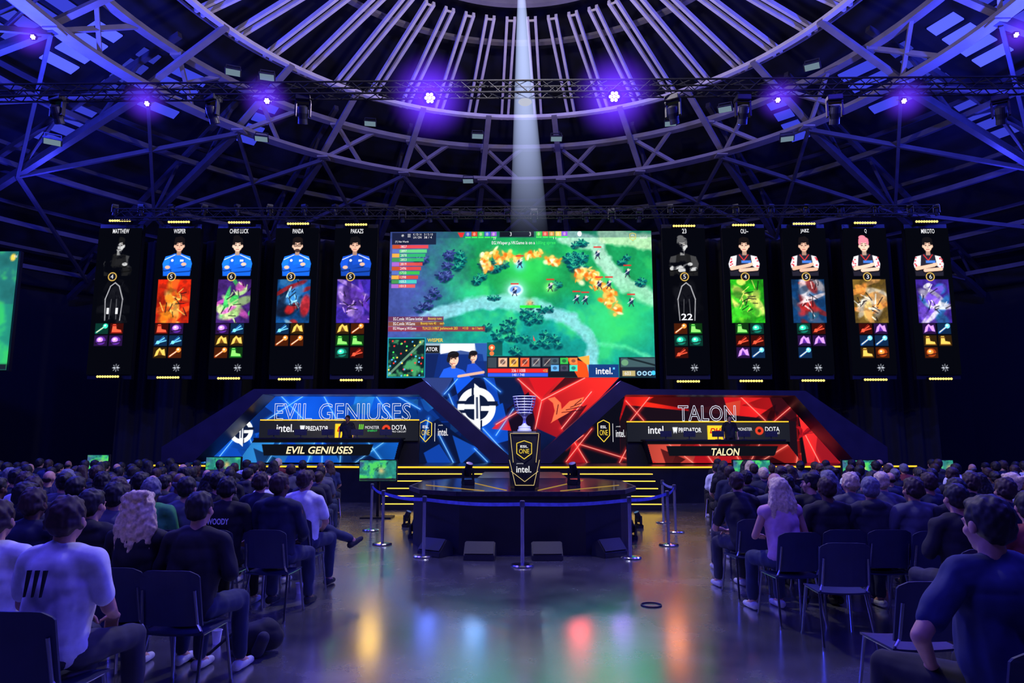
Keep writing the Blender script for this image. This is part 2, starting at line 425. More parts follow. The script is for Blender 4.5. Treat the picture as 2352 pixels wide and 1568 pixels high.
ribbon([(1300,545),(1370,560),(1395,610),(1440,660),(1500,690)],22,(165,205,185),.85)
ribbon([(1395,540),(1500,560)],24,(185,215,170),.8)
ribbon([(1370,790),(1440,800),(1500,830)],10,(90,200,160),.7)
ribbon([(893,748),(980,735)],14,(110,120,180),.8)
B.blend(np.exp(-((gx-1435)**2+(gy-745)**2)/4500.)*.7,(50,200,95))
B.blend(np.exp(-((gx-1210)**2+(gy-630)**2)/3800.)*.7,(50,210,80))
rs=np.random.RandomState(4)
def tree(x,y,s,dark=(4,56,72),mid=(10,100,100),lite=(50,175,130)):
    B.ell(x,y+s*.25,s*.85,s*.6,(2,38,54),.7,soft=.5)
    for k in range(7):
        a=k*.9+rs.rand(); L_=s*(.7+.4*rs.rand()); B.line((x,y),(x+math.cos(a)*L_,y+math.sin(a)*L_*.75),s*.3,dark if k%2 else mid,.95)
    for k in range(4):
        a=-2.5+k*.6+rs.rand()*.5; B.line((x,y-s*.1),(x+math.cos(a)*s*.6,y-s*.1+math.sin(a)*s*.5),s*.14,lite,.8)
for (x,y,sp,nn,s) in((1135,615,22,9,13),(1100,640,14,4,12),(1318,600,18,11,14),(1335,560,12,5,11),(1235,725,26,12,12),(1160,765,20,9,13),(1250,790,26,9,13),(1185,815,18,5,12),(1055,600,20,7,12),(1285,655,10,4,9),(1475,655,12,4,10),(1130,690,12,3,8),(1445,600,16,3,10)):
    P=sorted([(y+rs.randn()*sp*.45,x+rs.randn()*sp*.7) for k in range(nn)])
    for yy,xx in P: tree(xx,yy,s)
for (x,y) in((930,555),(955,600),(1012,615),(1000,680),(1035,585),(1022,645),(980,705),(915,640)):
    for k in range(4): tree(x+rs.randn()*11,y+rs.randn()*9,12,(28,34,86),(44,58,120),(80,96,160))
def fire(pts,s,m=14):
    for x,y in pts: B.ell(x,y,s*1.5,s*1.2,(255,140,50),.35,soft=1.2)
    for x,y in pts:
        for k in range(m):
            dx,dy=rs.randn(2)*s*.7; B.ell(x+dx,y+dy,1.5+rs.rand()*s*.5,1.5+rs.rand()*s*.7,[(255,130,30),(255,205,110),(240,90,20),(255,245,200),(255,180,80)][rs.randint(5)],.75,soft=.9,rot=rs.rand()*3)
fire([(1112,600),(1118,588),(1140,582),(1165,590),(1185,598),(1215,590),(1240,586),(1265,598),(1280,604),(1150,600),(1120,615)],8)
fire([(1330,636),(1345,632),(1365,640),(1375,655),(1390,665),(1405,680),(1410,700),(1415,718),(1395,690),(1360,630)],9)
B.glow(1185,672,30,(190,235,255),.95); B.glow(1265,663,16,(160,255,120),.9); B.glow(1195,612,16,(110,190,250),.8); B.glow(1218,700,12,(230,150,90),.8)
B.ell(1185,668,17,13,(230,245,255),.6,soft=.3); B.ell(1185,668,13,9,(60,110,190),.7,soft=.3)
for x,y in((1183,670),(1265,660),(1325,688),(1378,655),(1400,655),(1443,628),(1450,695),(1375,585),(1195,605),(1345,690)):
    B.ell(x,y,5,7,(26,34,70),.9); B.rect(x-9,y-17,x+9,y-14,(200,40,40)); B.ell(x+2,y-5,3,3,(220,200,180),.9); B.line((x-8,y+5),(x+7,y-6),1.8,(190,200,215),.8); B.line((x-3,y+7),(x-5,y+12),2,(40,30,50)); B.line((x+3,y+7),(x+5,y+12),2,(40,30,50))
B.rect(1195,704,1242,710,(40,220,60)); B.poly([(1225,773),(1230,785),(1226,784)],(240,60,60))
B.rect(893,532,1500,547,(30,50,90),.35)
B.rect(897,534,1000,562,(18,22,46),.88)
rowc=[(225,60,60),(90,200,110),(40,170,90),(50,170,90),(215,70,60),(215,60,50),(50,180,60),(205,60,40),(60,190,170),(225,80,70)]
for i in range(10):
    y=567+i*10.2; B.rect(900,y-4,982-3.2*i,y+4,rowc[i],.85); B.rect(898,y-4.5,915,y+4.5,[(170,70,40),(80,100,170),(210,150,60),(60,130,70),(150,90,180)][i%5])
for i in range(10):
    x=1068+i*15+(90 if i>4 else 0); B.rect(x,532,x+13,543,[(60,80,170),(190,60,40),(60,170,80),(60,90,180),(130,80,190),(60,180,60),(200,70,60),(180,130,60),(220,180,80),(130,70,200)][i]); B.ell(x+6,538,3,4,(230,200,180),.5); B.rect(x,544,x+13,547,(60,220,80))
B.rect(1148,532,1228,545,(16,18,30)); B.poly([(1050,534),(1066,534),(1062,545),(1056,545)],(200,40,40)); B.ell(1334,538,5,6,(230,230,240))
B.rect(893,729,1020,740,(95,40,70),.88); B.rect(893,741,1020,751,(120,60,40),.88); B.rect(893,752,1115,763,(135,40,55),.88)
B.rect(893,778,979,866,(12,30,34)); w_=B.polym([(895,782),(976,782),(976,864),(895,864)]); B.blend(w_*np.clip((B.noise(16,77,3)-.45)*5,0,1),(60,140,90)); B.line((897,860),(974,785),5,(120,165,130),.7)
for k in range(40): B.ell(897+rs.rand()*77,783+rs.rand()*80,1.9,1.9,[(60,240,90),(245,50,50),(250,210,80),(80,170,250)][rs.randint(4)])
for a,b in(((893,778),(979,778)),((979,778),(979,866)),((893,866),(979,866)),((894,778),(894,866))): B.line(a,b,2.4,(20,140,160))
B.rect(980,790,1120,867,(20,40,96)); B.rect(980,790,1120,812,(140,160,175)); B.rect(1014,791,1092,815,(214,216,222)); B.poly([(1092,790),(1120,790),(1120,830),(1100,830)],(40,80,150))
B.rect(980,795,1012,812,(24,26,30)); B.rect(980,815,1014,867,(14,30,80)); B.poly([(1010,815),(1060,806),(1110,815),(1120,867),(1000,867)],(14,40,110),.8)
def facep(B,x,y,s,sk=(226,176,150),hair=(22,18,22),phones=True):
    B.rect(x-4*s,y+9*s,x+4*s,y+18*s,tuple(int(v*.75) for v in sk)); B.ell(x,y,10*s,13*s,sk); B.ell(x+3*s,y+1*s,6*s,11*s,tuple(min(255,int(v*1.06)) for v in sk),.6)
    B.ell(x,y-9*s,11*s,7*s,hair); B.ell(x-9*s,y-3*s,3*s,8*s,hair)
    for q in(-4,4): B.ell(x+q*s,y-1*s,2*s,1.1*s,(40,24,24)); B.line((x+(q-2)*s,y-4*s),(x+(q+2)*s,y-4.3*s),1.1*s,(50,30,28))
    B.line((x+.6*s,y),(x+1.4*s,y+4*s),1.2*s,tuple(int(v*.72) for v in sk)); B.line((x-2.6*s,y+8*s),(x+3.4*s,y+8*s),1.4*s,(170,84,80))
    if phones: B.ell(x-10*s,y+1*s,3.4*s,5.5*s,(24,26,36)); B.line((x-8*s,y-10*s),(x+6*s,y-14*s),2.6*s,(24,26,36)); B.line((x-9*s,y+5*s),(x-2*s,y+11*s),1.2*s,(30,30,40))
B.poly([(1012,867),(1022,848),(1040,842),(1066,850),(1084,867)],(30,84,215)); facep(B,1044,826,1.15)
B.poly([(1072,860),(1076,838),(1092,834),(1110,850),(1114,862)],(26,66,180)); facep(B,1089,820,.85); B.line((1056,864),(1112,855),6,(205,160,140))
B.rect(1120,788,1155,818,(12,70,66),.85); B.ell(1131,800,7,7,(240,90,50)); B.ell(1131,800,3,3,(255,220,160)); B.ell(1131,813,5,5,(230,110,60))
B.poly([(1120,819),(1325,819),(1342,835),(1350,867),(1120,867)],(18,22,34)); B.poly([(1300,822),(1345,834),(1352,867),(1326,867)],(235,70,24)); B.poly([(1326,822),(1352,818),(1352,840),(1345,838)],(250,150,60))
for i in range(5): B.rect(1146+i*25,823,1166+i*25,843,[(205,160,130),(235,160,60),(215,80,50),(90,95,105),(60,65,75)][i]); B.ell(1156+i*25,832,6,6,(40,30,40),.6); B.line((1150+i*25,840),(1163+i*25,826),1.6,(240,220,200),.6)
for i in range(3):
    for j in range(2): B.rect(1265+i*21,823+j*16,1283+i*21,837+j*16,[(60,80,90),(50,170,70),(245,120,60),(90,160,220),(60,60,80),(60,200,170)][i+3*j]); B.ell(1274+i*21,830+j*16,5,4,(20,26,40),.5)
B.rect(1122,847,1258,856,(220,36,40)); B.rect(1122,857,1258,865,(40,80,225)); B.rect(1122,822,1142,845,(50,60,70))
B.rect(1350,838,1418,867,(20,52,110)); B.rect(1405,845,1409,849,(90,200,255))
B.rect(1419,822,1500,867,(22,30,44)); B.rect(1423,824,1500,844,(56,80,86)); B.line((1440,824),(1500,840),4,(20,30,36)); B.ell(1432,834,8,7,(120,180,120),.6)
B.rect(1426,852,1455,864,(165,150,100))
for i in range(3): B.ell(1464+i*12,858,5,5,(160,210,235)); B.ell(1464+i*12,858,3,3,(30,50,80))
B.ell(1496,857,5,5,(60,180,250))
mainB=B
scr=put('video_screen',G().box(((B.X0+B.X1)/2,YS+.14,(B.Z0+B.Z1)/2),(B.X1-B.X0+.06,.2,B.Z0-B.Z1+.06)).mesh(),black,label='huge LED video wall showing a strategy game match',cat='screen')
B.build('display',PBIG,scr,off=0.03)
def T(s,x0,x1,y0,y1,m=white_e,B=mainB,par=scr,**k): return text(s,B,x0,x1,y0,y1,m,par,off=k.pop('off',.05),**k)
T('EG.Wisper.p.VKGame is on a',1130,1230,555,565,bold=.012); T('killing spree',1233,1278,555,565,grn_e,bold=.012)
T('EG.C.smile .VKGame bottled',905,972,731,738,bold=.01); T('Bounty runs',985,1016,731,738,yel_e,bold=.01); T('EG.C.smile .VKGame',905,955,742,749,bold=.01); T('Bounty runs 45     each',968,1022,742,749,yel_e,bold=.01); T('EG.Wisper.p.VKGame',905,958,753,761,bold=.01); T('TLN.23.1XBET.Jothimcook 283      +110     to 1 hero',972,1110,753,761,yel_e,bold=.01)
T('intel.',1366,1404,845,860,bold=.02); T('336 / 1008',1176,1207,848,855); T('140 / 748',1178,1205,858,864); T('+7.0',1247,1257,849,855,grn_e); T('603',1431,1445,854,862); T('WISPER',984,1020,779,787,yel_e,bold=.02)
T('(Y) Net Worth',905,936,553,559); T('K / D / A',947,966,536,541); T('3 / 5 / 0',972,992,536,541); T('LH / DN',947,966,543,548);T('38 / 4',972,990,543,548)
T('23',1133,1139,546,551); T('11',1273,1279,546,551); T('3',1172,1176,534,543); T('3',1217,1221,534,543); T('intel',1474,1490,544,551); T('ATOR',981,1008,799,808,bold=.02)
for i,s_ in enumerate(['3827','2897','2878','2853','2819','2496','1733','1398','1053','1013']): T(s_,918,932,564+i*10.2,570+i*10.2,off=.045)
g=G(); c=mainB.map(922,541,.05)
for i in range(4):
    a=i*math.pi/4; g.beam(c-Vector((math.cos(a),0,math.sin(a)))*.05,c+Vector((math.cos(a),0,math.sin(a)))*.05,.004,.02,up=Vector((0,1,0)))
put('gear_icon',g.mesh(),white_e,scr)
g=G()
for k in range(3): g.box(mainB.map(937,538+3*k,.05),(.1,.004,.016))
put('menu_icon',g.mesh(),white_e,scr)
def shield(B,cx,cy,w,h,par,off=.04,lw=.07):
    P=[(cx,cy-h/2),(cx+w/2,cy-h*.36),(cx+w/2,cy+h*.2),(cx,cy+h/2),(cx-w/2,cy+h*.2),(cx-w/2,cy-h*.36)]
    g=G(); u=(B.map(1,0)-B.map(0,0)).length
    for i in range(6):
        a=B.map(*P[i],off);b=B.map(*P[(i+1)%6],off); g.beam(a,b,u*w*lw,.006,up=Vector((0,1,0)))
    put('shield_emblem',g.mesh(),yel_e,par)
    text('ESL',B,cx-w*.26,cx+w*.26,cy-h*.25,cy-h*.12,white_e,par,off=off,bold=.02)
    text('ONE',B,cx-w*.34,cx+w*.34,cy-h*.05,cy+h*.2,yel_e,par,off=off)
shield(mainB,1457,546,14,18,scr,off=.05)

# --- LED columns
def portrait(B,cx,kind,hair,glasses=False,turn=0,gray=False,seed=0):
    r=np.random.RandomState(seed+3)
    sk=(190,190,190) if gray else [(238,190,164),(228,176,150),(242,200,176)][seed%3]
    j={'blue':(22,98,228),'navy':(20,66,170),'red':(34,32,46)}[kind]
    if gray: j=(26,26,28)
    lt=tuple(min(255,int(v*1.25)) for v in j); dk=tuple(int(v*.6) for v in j); w=29+r.randint(5)
    B.poly([(cx-w,636),(cx-w-2,606),(cx-w+5,592),(cx-8,584),(cx+8,584),(cx+w-5,592),(cx+w+2,606),(cx+w,636)],j)
    B.poly([(cx-6,586),(cx+6,586),(cx+10,612),(cx-8,612)],lt,.5)
    slv=(228,225,230) if kind=='red' else lt
    if gray: slv=(60,60,62)
    for q in(-1,1):
        B.poly([(cx+q*(w+3),608),(cx+q*(w-3),591),(cx+q*16,588),(cx+q*19,612),(cx+q*(w),624)],slv)
    if kind=='red' and not gray:
        for k in range(12):
            q=1 if k%2 else -1; B.ell(cx+q*(w-6+r.rand()*6),593+r.rand()*22,2,1.6,(205,50,66))
        B.line((cx-10,587),(cx,600),2,(220,50,50)); B.line((cx+10,587),(cx,600),2,(220,50,50))
    elif not gray:
        B.ell(cx-12,600,3,3,(240,240,250)); B.line((cx-w+2,598),(cx-6,587),1.6,(240,240,250)); B.line((cx+w-2,598),(cx+6,587),1.6,(240,240,250)); B.rect(cx+6,598,cx+14,603,(230,230,240))
    cuff=sk if kind=='red' else j
    B.line((cx-w+3,621),(cx+14,613),10,dk); B.line((cx-w+4,619),(cx+12,611),8,cuff); B.line((cx+w-3,622),(cx-10,625),10,dk); B.line((cx+w-4,620),(cx-9,623),8,cuff)
    B.ell(cx-w+9,616,6,4,sk); B.ell(cx+15,609,6,4,sk)
    if kind=='red' and not gray: B.rect(cx-6,600,cx+16,606,(70,130,230),.9)
    hx=cx+turn
    B.rect(hx-5,572,hx+5,588,tuple(int(v*.72) for v in sk))
    B.ell(hx,565,10.5,14,sk); B.ell(hx+3,566,6,11,tuple(min(255,int(v*1.05)) for v in sk),.6,soft=.6)
    hs=seed%3
    B.ell(hx,552,11.5,7,hair); B.ell(hx-9,558,3,7,hair); B.ell(hx+9,558,3,7,hair)
    if hs==1: B.poly([(hx-12,560),(hx-10,546),(hx+4,543),(hx+12,550),(hx+10,560),(hx+2,554),(hx-4,559)],hair)
    if hs==2: B.ell(hx-3,546,8,5,hair)
    B.ell(hx-10.5,567,2,3.5,sk); B.ell(hx+10.5,567,2,3.5,sk)
    for q in(-4.3,4.3):
        B.line((hx+q-2,561),(hx+q+2,560.6),1.3,(50,34,30)); B.ell(hx+q,565,2,1.2,(40,26,26))
    B.line((hx,566),(hx+.8,570.5),1.3,tuple(int(v*.7) for v in sk)); B.line((hx-3.4,574.5),(hx+3.4,574.5),1.5,(165,80,80) if not gray else (90,90,90))
    if glasses:
        for q in(-4.6,4.6): B.ell(hx+q,565,4.2,3.6,(20,20,24)); B.ell(hx+q,565,3,2.4,sk); B.ell(hx+q,565,1.5,1,(40,26,26))
        B.ell(hx,577,6.5,4,(40,28,28),.85)
def card(B,cx,y0,y1,pal,seed):
    """abstract colour field stand-in, no figure"""
    r=np.random.RandomState(seed); k=B.polym([(cx-38,y0),(cx+38,y0),(cx+38,y1),(cx-38,y1)]); n=B.noise(40,seed,3); m=B.noise(9,seed+50,3)
    keep=B.c.copy(); cy=(y0+y1)/2
    B.blend(k,pal[0]); B.blend(k*np.clip((n-.5)*4+.3,0,1)*.6,tuple(int(v*.5) for v in pal[0]))
    for i in range(22):
        a=r.rand()*6.3; L=8+r.rand()*26; x=cx+r.randn()*15; y=cy+r.randn()*24; c=pal[1+r.randint(len(pal)-1)]; f=.7+r.rand()*.5
        B.ell(x,y,L,4+r.rand()*10,tuple(min(255,int(v*f)) for v in c),.8,soft=.4,rot=a)
    for i in range(9):
        x=cx+r.randn()*14; y=cy+r.randn()*24; a=r.rand()*6.3; L=8+r.rand()*14
        B.line((x,y),(x+math.cos(a)*L,y+math.sin(a)*L),1.5+r.rand()*2,tuple(min(255,int(v*1.1)) for v in pal[-1]),.8)
        B.line((x+5,y+3),(x+5+math.cos(a+.5)*L,y+3+math.sin(a+.5)*L),2.5,(14,12,24),.7)
    B.blend(k*.25*np.clip((m-.4)*4,0,1),(12,10,20))
    kk=k[...,None]; B.c=keep*(1-kk)+B.c*kk
def item(B,x,y,k):
    pal=[((20,120,100),(60,240,190)),((160,60,20),(255,150,60)),((30,90,170),(120,220,250)),((130,25,20),(250,90,60)),((30,120,40),(140,250,110)),((110,70,25),(245,200,90)),((90,40,150),(210,150,250))][k%7]
    B.poly([(x-15,y-12),(x+15,y-12),(x+15,y+12),(x-15,y+12)],tuple(int(v*.4) for v in pal[0]))
    r=k%5
    if r==0: B.line((x-12,y+9),(x+8,y-6),5,pal[0]); B.line((x-11,y+8),(x+8,y-6),2,(245,235,200)); B.ell(x+8,y-6,5.5,5.5,pal[1]); B.ell(x+7,y-7,2,2,(255,255,240))
    elif r==1: B.ell(x,y,11,9.5,pal[0]); B.ell(x-2,y-2,7,5.5,pal[1]); B.ell(x-3,y-3,2.5,2,(255,250,220)); B.line((x-12,y+6),(x+12,y+2),2,(20,14,20))
    elif r==2: B.poly([(x-12,y+9),(x-8,y-4),(x-1,y-11),(x+4,y-6),(x+10,y-8),(x+13,y+7),(x,y+4)],pal[1]); B.poly([(x-5,y+6),(x-1,y-6),(x+6,y+5)],pal[0])
    elif r==3: B.poly([(x-11,y+9),(x-9,y-10),(x-2,y-10),(x,y+1),(x+10,y+3),(x+12,y+9)],pal[1]); B.line((x-10,y-7),(x-1,y-7),2.8,pal[0]); B.line((x-11,y+9),(x+12,y+9),2.2,pal[0])
    else:
        for q in range(4): B.line((x-12+q*2,y+8-q),(x+6+q*2,y-9+q*3),2.2,pal[q%2])
        B.ell(x-6,y+4,4,4,pal[1])
cols=[
('MATTHEW',278,250,508,865,[(8,8,10),(40,40,44),(90,90,95)],'4','blue',(20,20,22),4,0,1,38),
('WISPER',413,388,511,867,[(220,40,16),(255,140,30),(235,80,30),(250,190,90)],'5','blue',(20,16,20),6,0,0,28),
('CHRIS LUCK',551,527,512,869,[(70,36,120),(60,210,90),(220,90,200),(200,255,150)],'6','blue',(18,16,20),6,0,0,44),
('PANDA',686,666,515,871,[(18,80,150),(60,140,210),(16,24,44),(200,30,30),(150,210,240)],'3','blue',(24,18,20),4,1,0,25),
('PAKAZS',819,808,517,873,[(60,40,170),(120,80,220),(90,50,170),(200,160,250)],'5','navy',(18,16,20),6,0,0,29),
('23',1570,1580,520,876,[(8,8,10),(30,30,34),(70,70,74)],'5','red',(90,90,92),5,0,1,10),
('OLI~',1706,1724,518,875,[(40,190,30),(120,250,50),(60,200,40),(240,255,110)],'4','red',(20,16,18),6,0,0,18),
('JABZ',1845,1866,515,874,[(16,60,110),(40,130,170),(180,40,40),(60,90,130),(230,210,210)],'5','red',(20,16,20),5,0,0,20),
('Q',1985,2009,513,872,[(130,100,40),(250,180,100),(235,140,60),(255,240,215)],'3','red',(240,130,150),6,0,0,5),
('MIKOTO',2126,2158,510,870,[(66,40,160),(120,80,220),(40,120,190),(235,228,250)],'6','red',(18,16,20),5,0,0,31)]
for ci,(nm,ct,cb,yt,yb,pal,num,kind,hair,ni,gl,gray,nw) in enumerate(cols):
    cm=(ct+cb)/2; w=50
    B=Board(cm-w,524,cm+w,860,YS,res=1.1,bg=(4,5,12))
    c0=cm-2
    portrait(B,c0+(3 if ci<5 else 0),kind,hair,bool(gl),(0,2,-1,1,-3,-2,2,0,-2,1)[ci],bool(gray),ci)
    if gray: B.blend(B.polym([(c0-48,543),(c0+50,543),(c0+50,640),(c0-48,640)])*np.clip((B.noise(14,ci,3)-(.36 if ci==0 else .5))*6,0,1),(4,5,12))
    card(B,c0-(0 if ci<5 else -4),644,744,pal,ci+10)
    if gray:
        B.rect(c0-44,643,c0+48,745,(4,5,12),.8); cq=c0+(0 if ci<5 else 4)
        for q in(-1,1):
            B.line((cq+q*17,738),(cq+q*20,690),2.2,(150,150,155)); B.line((cq+q*20,690),(cq+q*10,660),2.2,(170,170,175)); B.line((cq+q*10,660),(cq,652),2.2,(170,170,175)); B.line((cq+q*8,735),(cq+q*6,690),1.4,(90,90,96))
    nx=c0-8+(0 if ci<5 else 9)
    B.ell(nx,638,10,10,(240,195,90)); B.ell(nx,638,8.2,8.2,(20,20,30))
    for k in range(ni):
        item(B,c0-16+(k%2)*34+(-6 if ci<5 else 4),757+(k//2)*27,ci*3+k*2+(k%3))
    lx=c0+8+(8 if ci>4 else 10)
    for k in range(8):
        a=k*math.pi/4; B.line((lx+4*math.cos(a),845+4*math.sin(a)),(lx+8*math.cos(a),845+8*math.sin(a)),1.5,(150,155,165))
    B.line((lx-5,845),(lx+5,845),3,(200,205,215)); B.line((lx-3,842),(lx+3,848),1.5,(20,20,30))
    col=put('led_column',G().box(((B.X0+B.X1)/2,YS+.12,(B.Z0+B.Z1)/2),(B.X1-B.X0,.16,B.Z0-B.Z1+.3)).mesh(),black,label=('tall LED column showing a player in '+('greyed-out tones' if gray else ('blue jersey' if kind in('blue','navy') else 'white and red jersey'))),cat='screen',group='tall LED player columns beside the video wall')
    B.build('display',P1,col,off=0.02)
    text(nm,B,c0-nw/2+4,c0+nw/2+4,526.5,537,white_e,col,off=.04,bold=.01)
    text(num,B,nx-3,nx+3,633,643,white_e,col,off=.04)
    if ci==0: text('11',B,c0-14,c0+12,710,724,white_e,col,off=.04,bold=.02)
    if ci==5: text('22',B,c0-10,c0+16,723,738,white_e,col,off=.04,bold=.02)
    for (bx,by) in((ct,yt),(cb,yb)):
        p=at(bx,by,YS-.1); bar=put('light_bar',G().box(p,(.8,.12,.13)).mesh(bevel=.01),blackm,label='amber LED batten with a row of round cells',cat='stage light',group='amber light battens on the LED columns')
        g=G()
        for k in range(9): g.tube(p+Vector((-.34+k*.085,-.055,0)),p+Vector((-.34+k*.085,-.078,0)),.037,n=10)
        put('lens',g.mesh(),E('amber_cell',(255,214,90),3.0),bar,label='row of amber lamp cells')
B=Board(-160,578,30,850,21.0,res=3)
n=B.noise(50,8,4); B.c=np.array((34,110,110))*(.6+.8*n[...,None]); B.blend(np.clip((n-.5)*5,0,1),(60,190,90)); B.rect(-160,700,30,850,(30,170,120),.4); B.rect(-20,836,30,850,(22,30,44)); B.ell(18,592,6,8,(230,200,80))
sidescr=put('video_screen',G().box(((B.X0+B.X1)/2,21.1,(B.Z0+B.Z1)/2),(B.X1-B.X0+.05,.14,B.Z0-B.Z1+.05)).mesh(),black,label='second LED video screen showing the game match',cat='screen')
B.build('display',P1,sidescr,off=0.02); text('intel',B,22,29,586,593,white_e,sidescr,off=.05)

# --- scenic walls
YW=22.8
def shards(B,dark,mid,lite,seed,n=14,al=.8):
    r=np.random.RandomState(seed); x0,y0,x1,y1=B.p
    for i in range(n):
        cx=x0+r.rand()*(x1-x0); cy=y0+r.rand()*(y1-y0); s=35+r.rand()*70; a=r.rand()*6.3
        P=[(cx+math.cos(a+q)*s*(.5+r.rand()),cy+math.sin(a+q)*s*(.4+r.rand()*.7)) for q in(0,2.0,4.1)]
        c=[dark,mid,lite,dark,mid][r.randint(5)]; B.grad(P,c,tuple(int(v*.5) for v in c),P[0],P[2],al)
def eg(B,cx,cy,s):
    wc=(238,240,246); dk=(14,24,54)
    B.ell(cx,cy,44*s,46*s,wc); B.ell(cx,cy,29*s,30*s,dk)
    B.poly([(cx-6*s,cy-56*s),(cx+6*s,cy-46*s),(cx+9*s,cy+58*s),(cx-5*s,cy+46*s)],wc)
    B.rect(cx-46*s,cy-15*s,cx-8*s,cy-8*s,dk); B.rect(cx-34*s,cy-7*s,cx-4*s,cy+4*s,wc); B.rect(cx-46*s,cy+6*s,cx-8*s,cy+13*s,dk)
    B.rect(cx+8*s,cy-14*s,cx+48*s,cy-4*s,dk); B.rect(cx+10*s,cy-3*s,cx+42*s,cy+8*s,wc)
    B.poly([(cx-2*s,cy-24*s),(cx+3*s,cy-24*s),(cx+4*s,cy+26*s),(cx-1*s,cy+26*s)],dk,.8); B.poly([(cx-12*s,cy-47*s),(cx-7*s,cy-47*s),(cx-7*s,cy-28*s),(cx-12*s,cy-28*s)],dk)
    B.poly([(cx+9*s,cy+30*s),(cx+13*s,cy+29*s),(cx+13*s,cy+46*s),(cx+9*s,cy+47*s)],dk)
def bird(B,cx,cy,s,c=(236,76,50)):
    B.poly([(cx-46*s,cy-22*s),(cx-30*s,cy-26*s),(cx-16*s,cy-12*s),(cx-14*s,cy+6*s),(cx-38*s,cy+34*s),(cx-30*s,cy+6*s),(cx-34*s,cy-12*s)],c)
    B.poly([(cx-40*s,cy+34*s),(cx-14*s,cy+2*s),(cx+4*s,cy-16*s),(cx+38*s,cy-26*s),(cx+30*s,cy-8*s),(cx+14*s,cy+2*s),(cx-4*s,cy+14*s)],c)
    for k in range(4): B.line((cx-14*s+k*10*s,cy+10*s-k*6*s),(cx+(34-k)*s,cy+(4-k*8)*s),1.8*s,(50,10,24))
    B.line((cx-22*s,cy-8*s),(cx-26*s,cy+14*s),2*s,(50,10,24))
B=Board(425,900,1140,1066,YW,res=1.1,bg=(8,44,130))
nn=B.noise(70,3,3); B.c=B.c*(.6+.9*nn[...,None])
B.glow(700,960,140,(16,96,235),.8); B.glow(540,930,70,(40,140,240),.8); B.glow(500,1050,60,(20,100,240),.7); B.glow(860,925,90,(16,100,235),.7)
shards(B,(8,22,70),(14,84,205),(40,145,245),5,24,.7)
B.poly([(598,966),(965,966),(965,1066),(598,1066)],(10,16,34)); B.poly([(960,905),(975,940),(1140,1066),(960,1066)],(8,18,52))
B.poly([(1040,1000),(1100,1030),(1060,1066)],(20,80,190),.8); B.poly([(975,1040),(1010,1020),(1040,1066),(985,1066)],(16,70,180),.8); B.poly([(960,905),(1010,960),(960,990)],(14,60,150),.6)
for a,b in(((640,906),(700,966)),((700,906),(610,966)),((860,906),(905,966)),((905,906),(965,940)),((470,1010),(520,966)),((500,1060),(545,1000)),((520,966),(600,906)),((450,1030),(480,1066)),((1010,1000),(1045,1066)),((985,960),(975,1010)),((575,1005),(600,1066)),((740,906),(775,966)),((1090,1030),(1120,1060))):
    B.line(a,b,1.6,(140,210,255),.95,glow=5,gcol=(30,120,255))
eg(B,555,990,.62)
mask=[(590,904),(962,904),(1140,1066),(428,1066)]
wl=empty('scenic_wall',B.map(780,1066),label='backlit blue polygon scenic wall with a round white emblem',cat='stage set')
B.build('backlit_print',PST,wl,mask=mask)
B.panel(mask,black,wl,'backing',.02,.2)
text('EVIL GENIUSES',B,631,944,926,968,E('pale_outline',(225,232,252),1.0),wl,outline=.012,off=.05)
shield(B,979,990,27,50,wl); text('intel.',B,1007,1030,984,1001,white_e,wl,bold=.01); text('powered by',B,1008,1018,975,979,white_e,wl)
put('divider_line',G().box(B.map(1000,993,.04),(.015,.01,.6)).mesh(),white_e,wl)
B=Board(1228,900,1975,1066,YW,res=1.1,bg=(150,12,22))
nn=B.noise(70,4,3); B.c=B.c*(.6+.9*nn[...,None])
B.glow(1500,930,80,(245,44,24),.8); B.glow(1740,940,100,(235,36,36),.75); B.glow(1900,1020,80,(235,44,50),.8)
shards(B,(44,6,16),(200,22,30),(252,90,60),9,30,.75)
B.poly([(1425,968),(1440,930),(1830,968),(1830,1066),(1425,1066)],(22,12,22)); B.poly([(1440,905),(1425,960),(1425,1066),(1228,1066)],(10,10,22))
B.poly([(1590,906),(1665,906),(1680,968),(1580,968)],(34,10,22),.9); B.poly([(1770,906),(1832,906),(1832,968),(1790,968)],(28,8,18),.85)
B.grad([(1832,935),(1968,1055),(1968,1066),(1850,1066)],(240,44,44),(170,24,36),(1850,960),(1950,1060)); B.poly([(1880,985),(1925,1066),(1865,1066)],(120,14,28),.7); B.poly([(1835,935),(1850,1066),(1838,1066)],(14,10,18))
B.poly([(1320,1000),(1300,1066),(1345,1066)],(170,20,30),.8)
for a,b in(((1300,1030),(1340,1000)),((1310,1000),(1350,1066)),((1330,1020),(1480,1066)),((1360,985),(1300,1060)),((1440,920),(1480,966)),((1500,906),(1450,966)),((1820,935),(1780,968)),((1855,965),(1960,1050)),((1850,1000),(1880,1066)),((1700,906),(1760,966)),((1440,1030),(1420,1066))):
    B.line(a,b,1.6,(255,170,150),.9,glow=5,gcol=(255,40,40))
bird(B,1852,992,.5,(160,16,28))
mask=[(1432,908),(1835,908),(1972,1066),(1232,1066)]
wr=empty('scenic_wall',B.map(1600,1066),label='backlit red polygon scenic wall with a wing emblem',cat='stage set')
B.build('backlit_print',PST,wr,mask=mask)
B.panel(mask,black,wr,'backing',.02,.2)
text('TALON',B,1559,1692,931,968,E('pale_outline',(225,232,252),1.0),wr,outline=.015,off=.05)
shield(B,1387,990,27,50,wr); text('intel.',B,1415,1436,987,1004,white_e,wr,bold=.01); text('powered by',B,1416,1426,978,982,white_e,wr)
put('divider_line',G().box(B.map(1408,994,.04),(.015,.01,.6)).mesh(),white_e,wr)
B=Board(960,866,1440,1066,22.55,res=1.1,bg=(10,20,58))
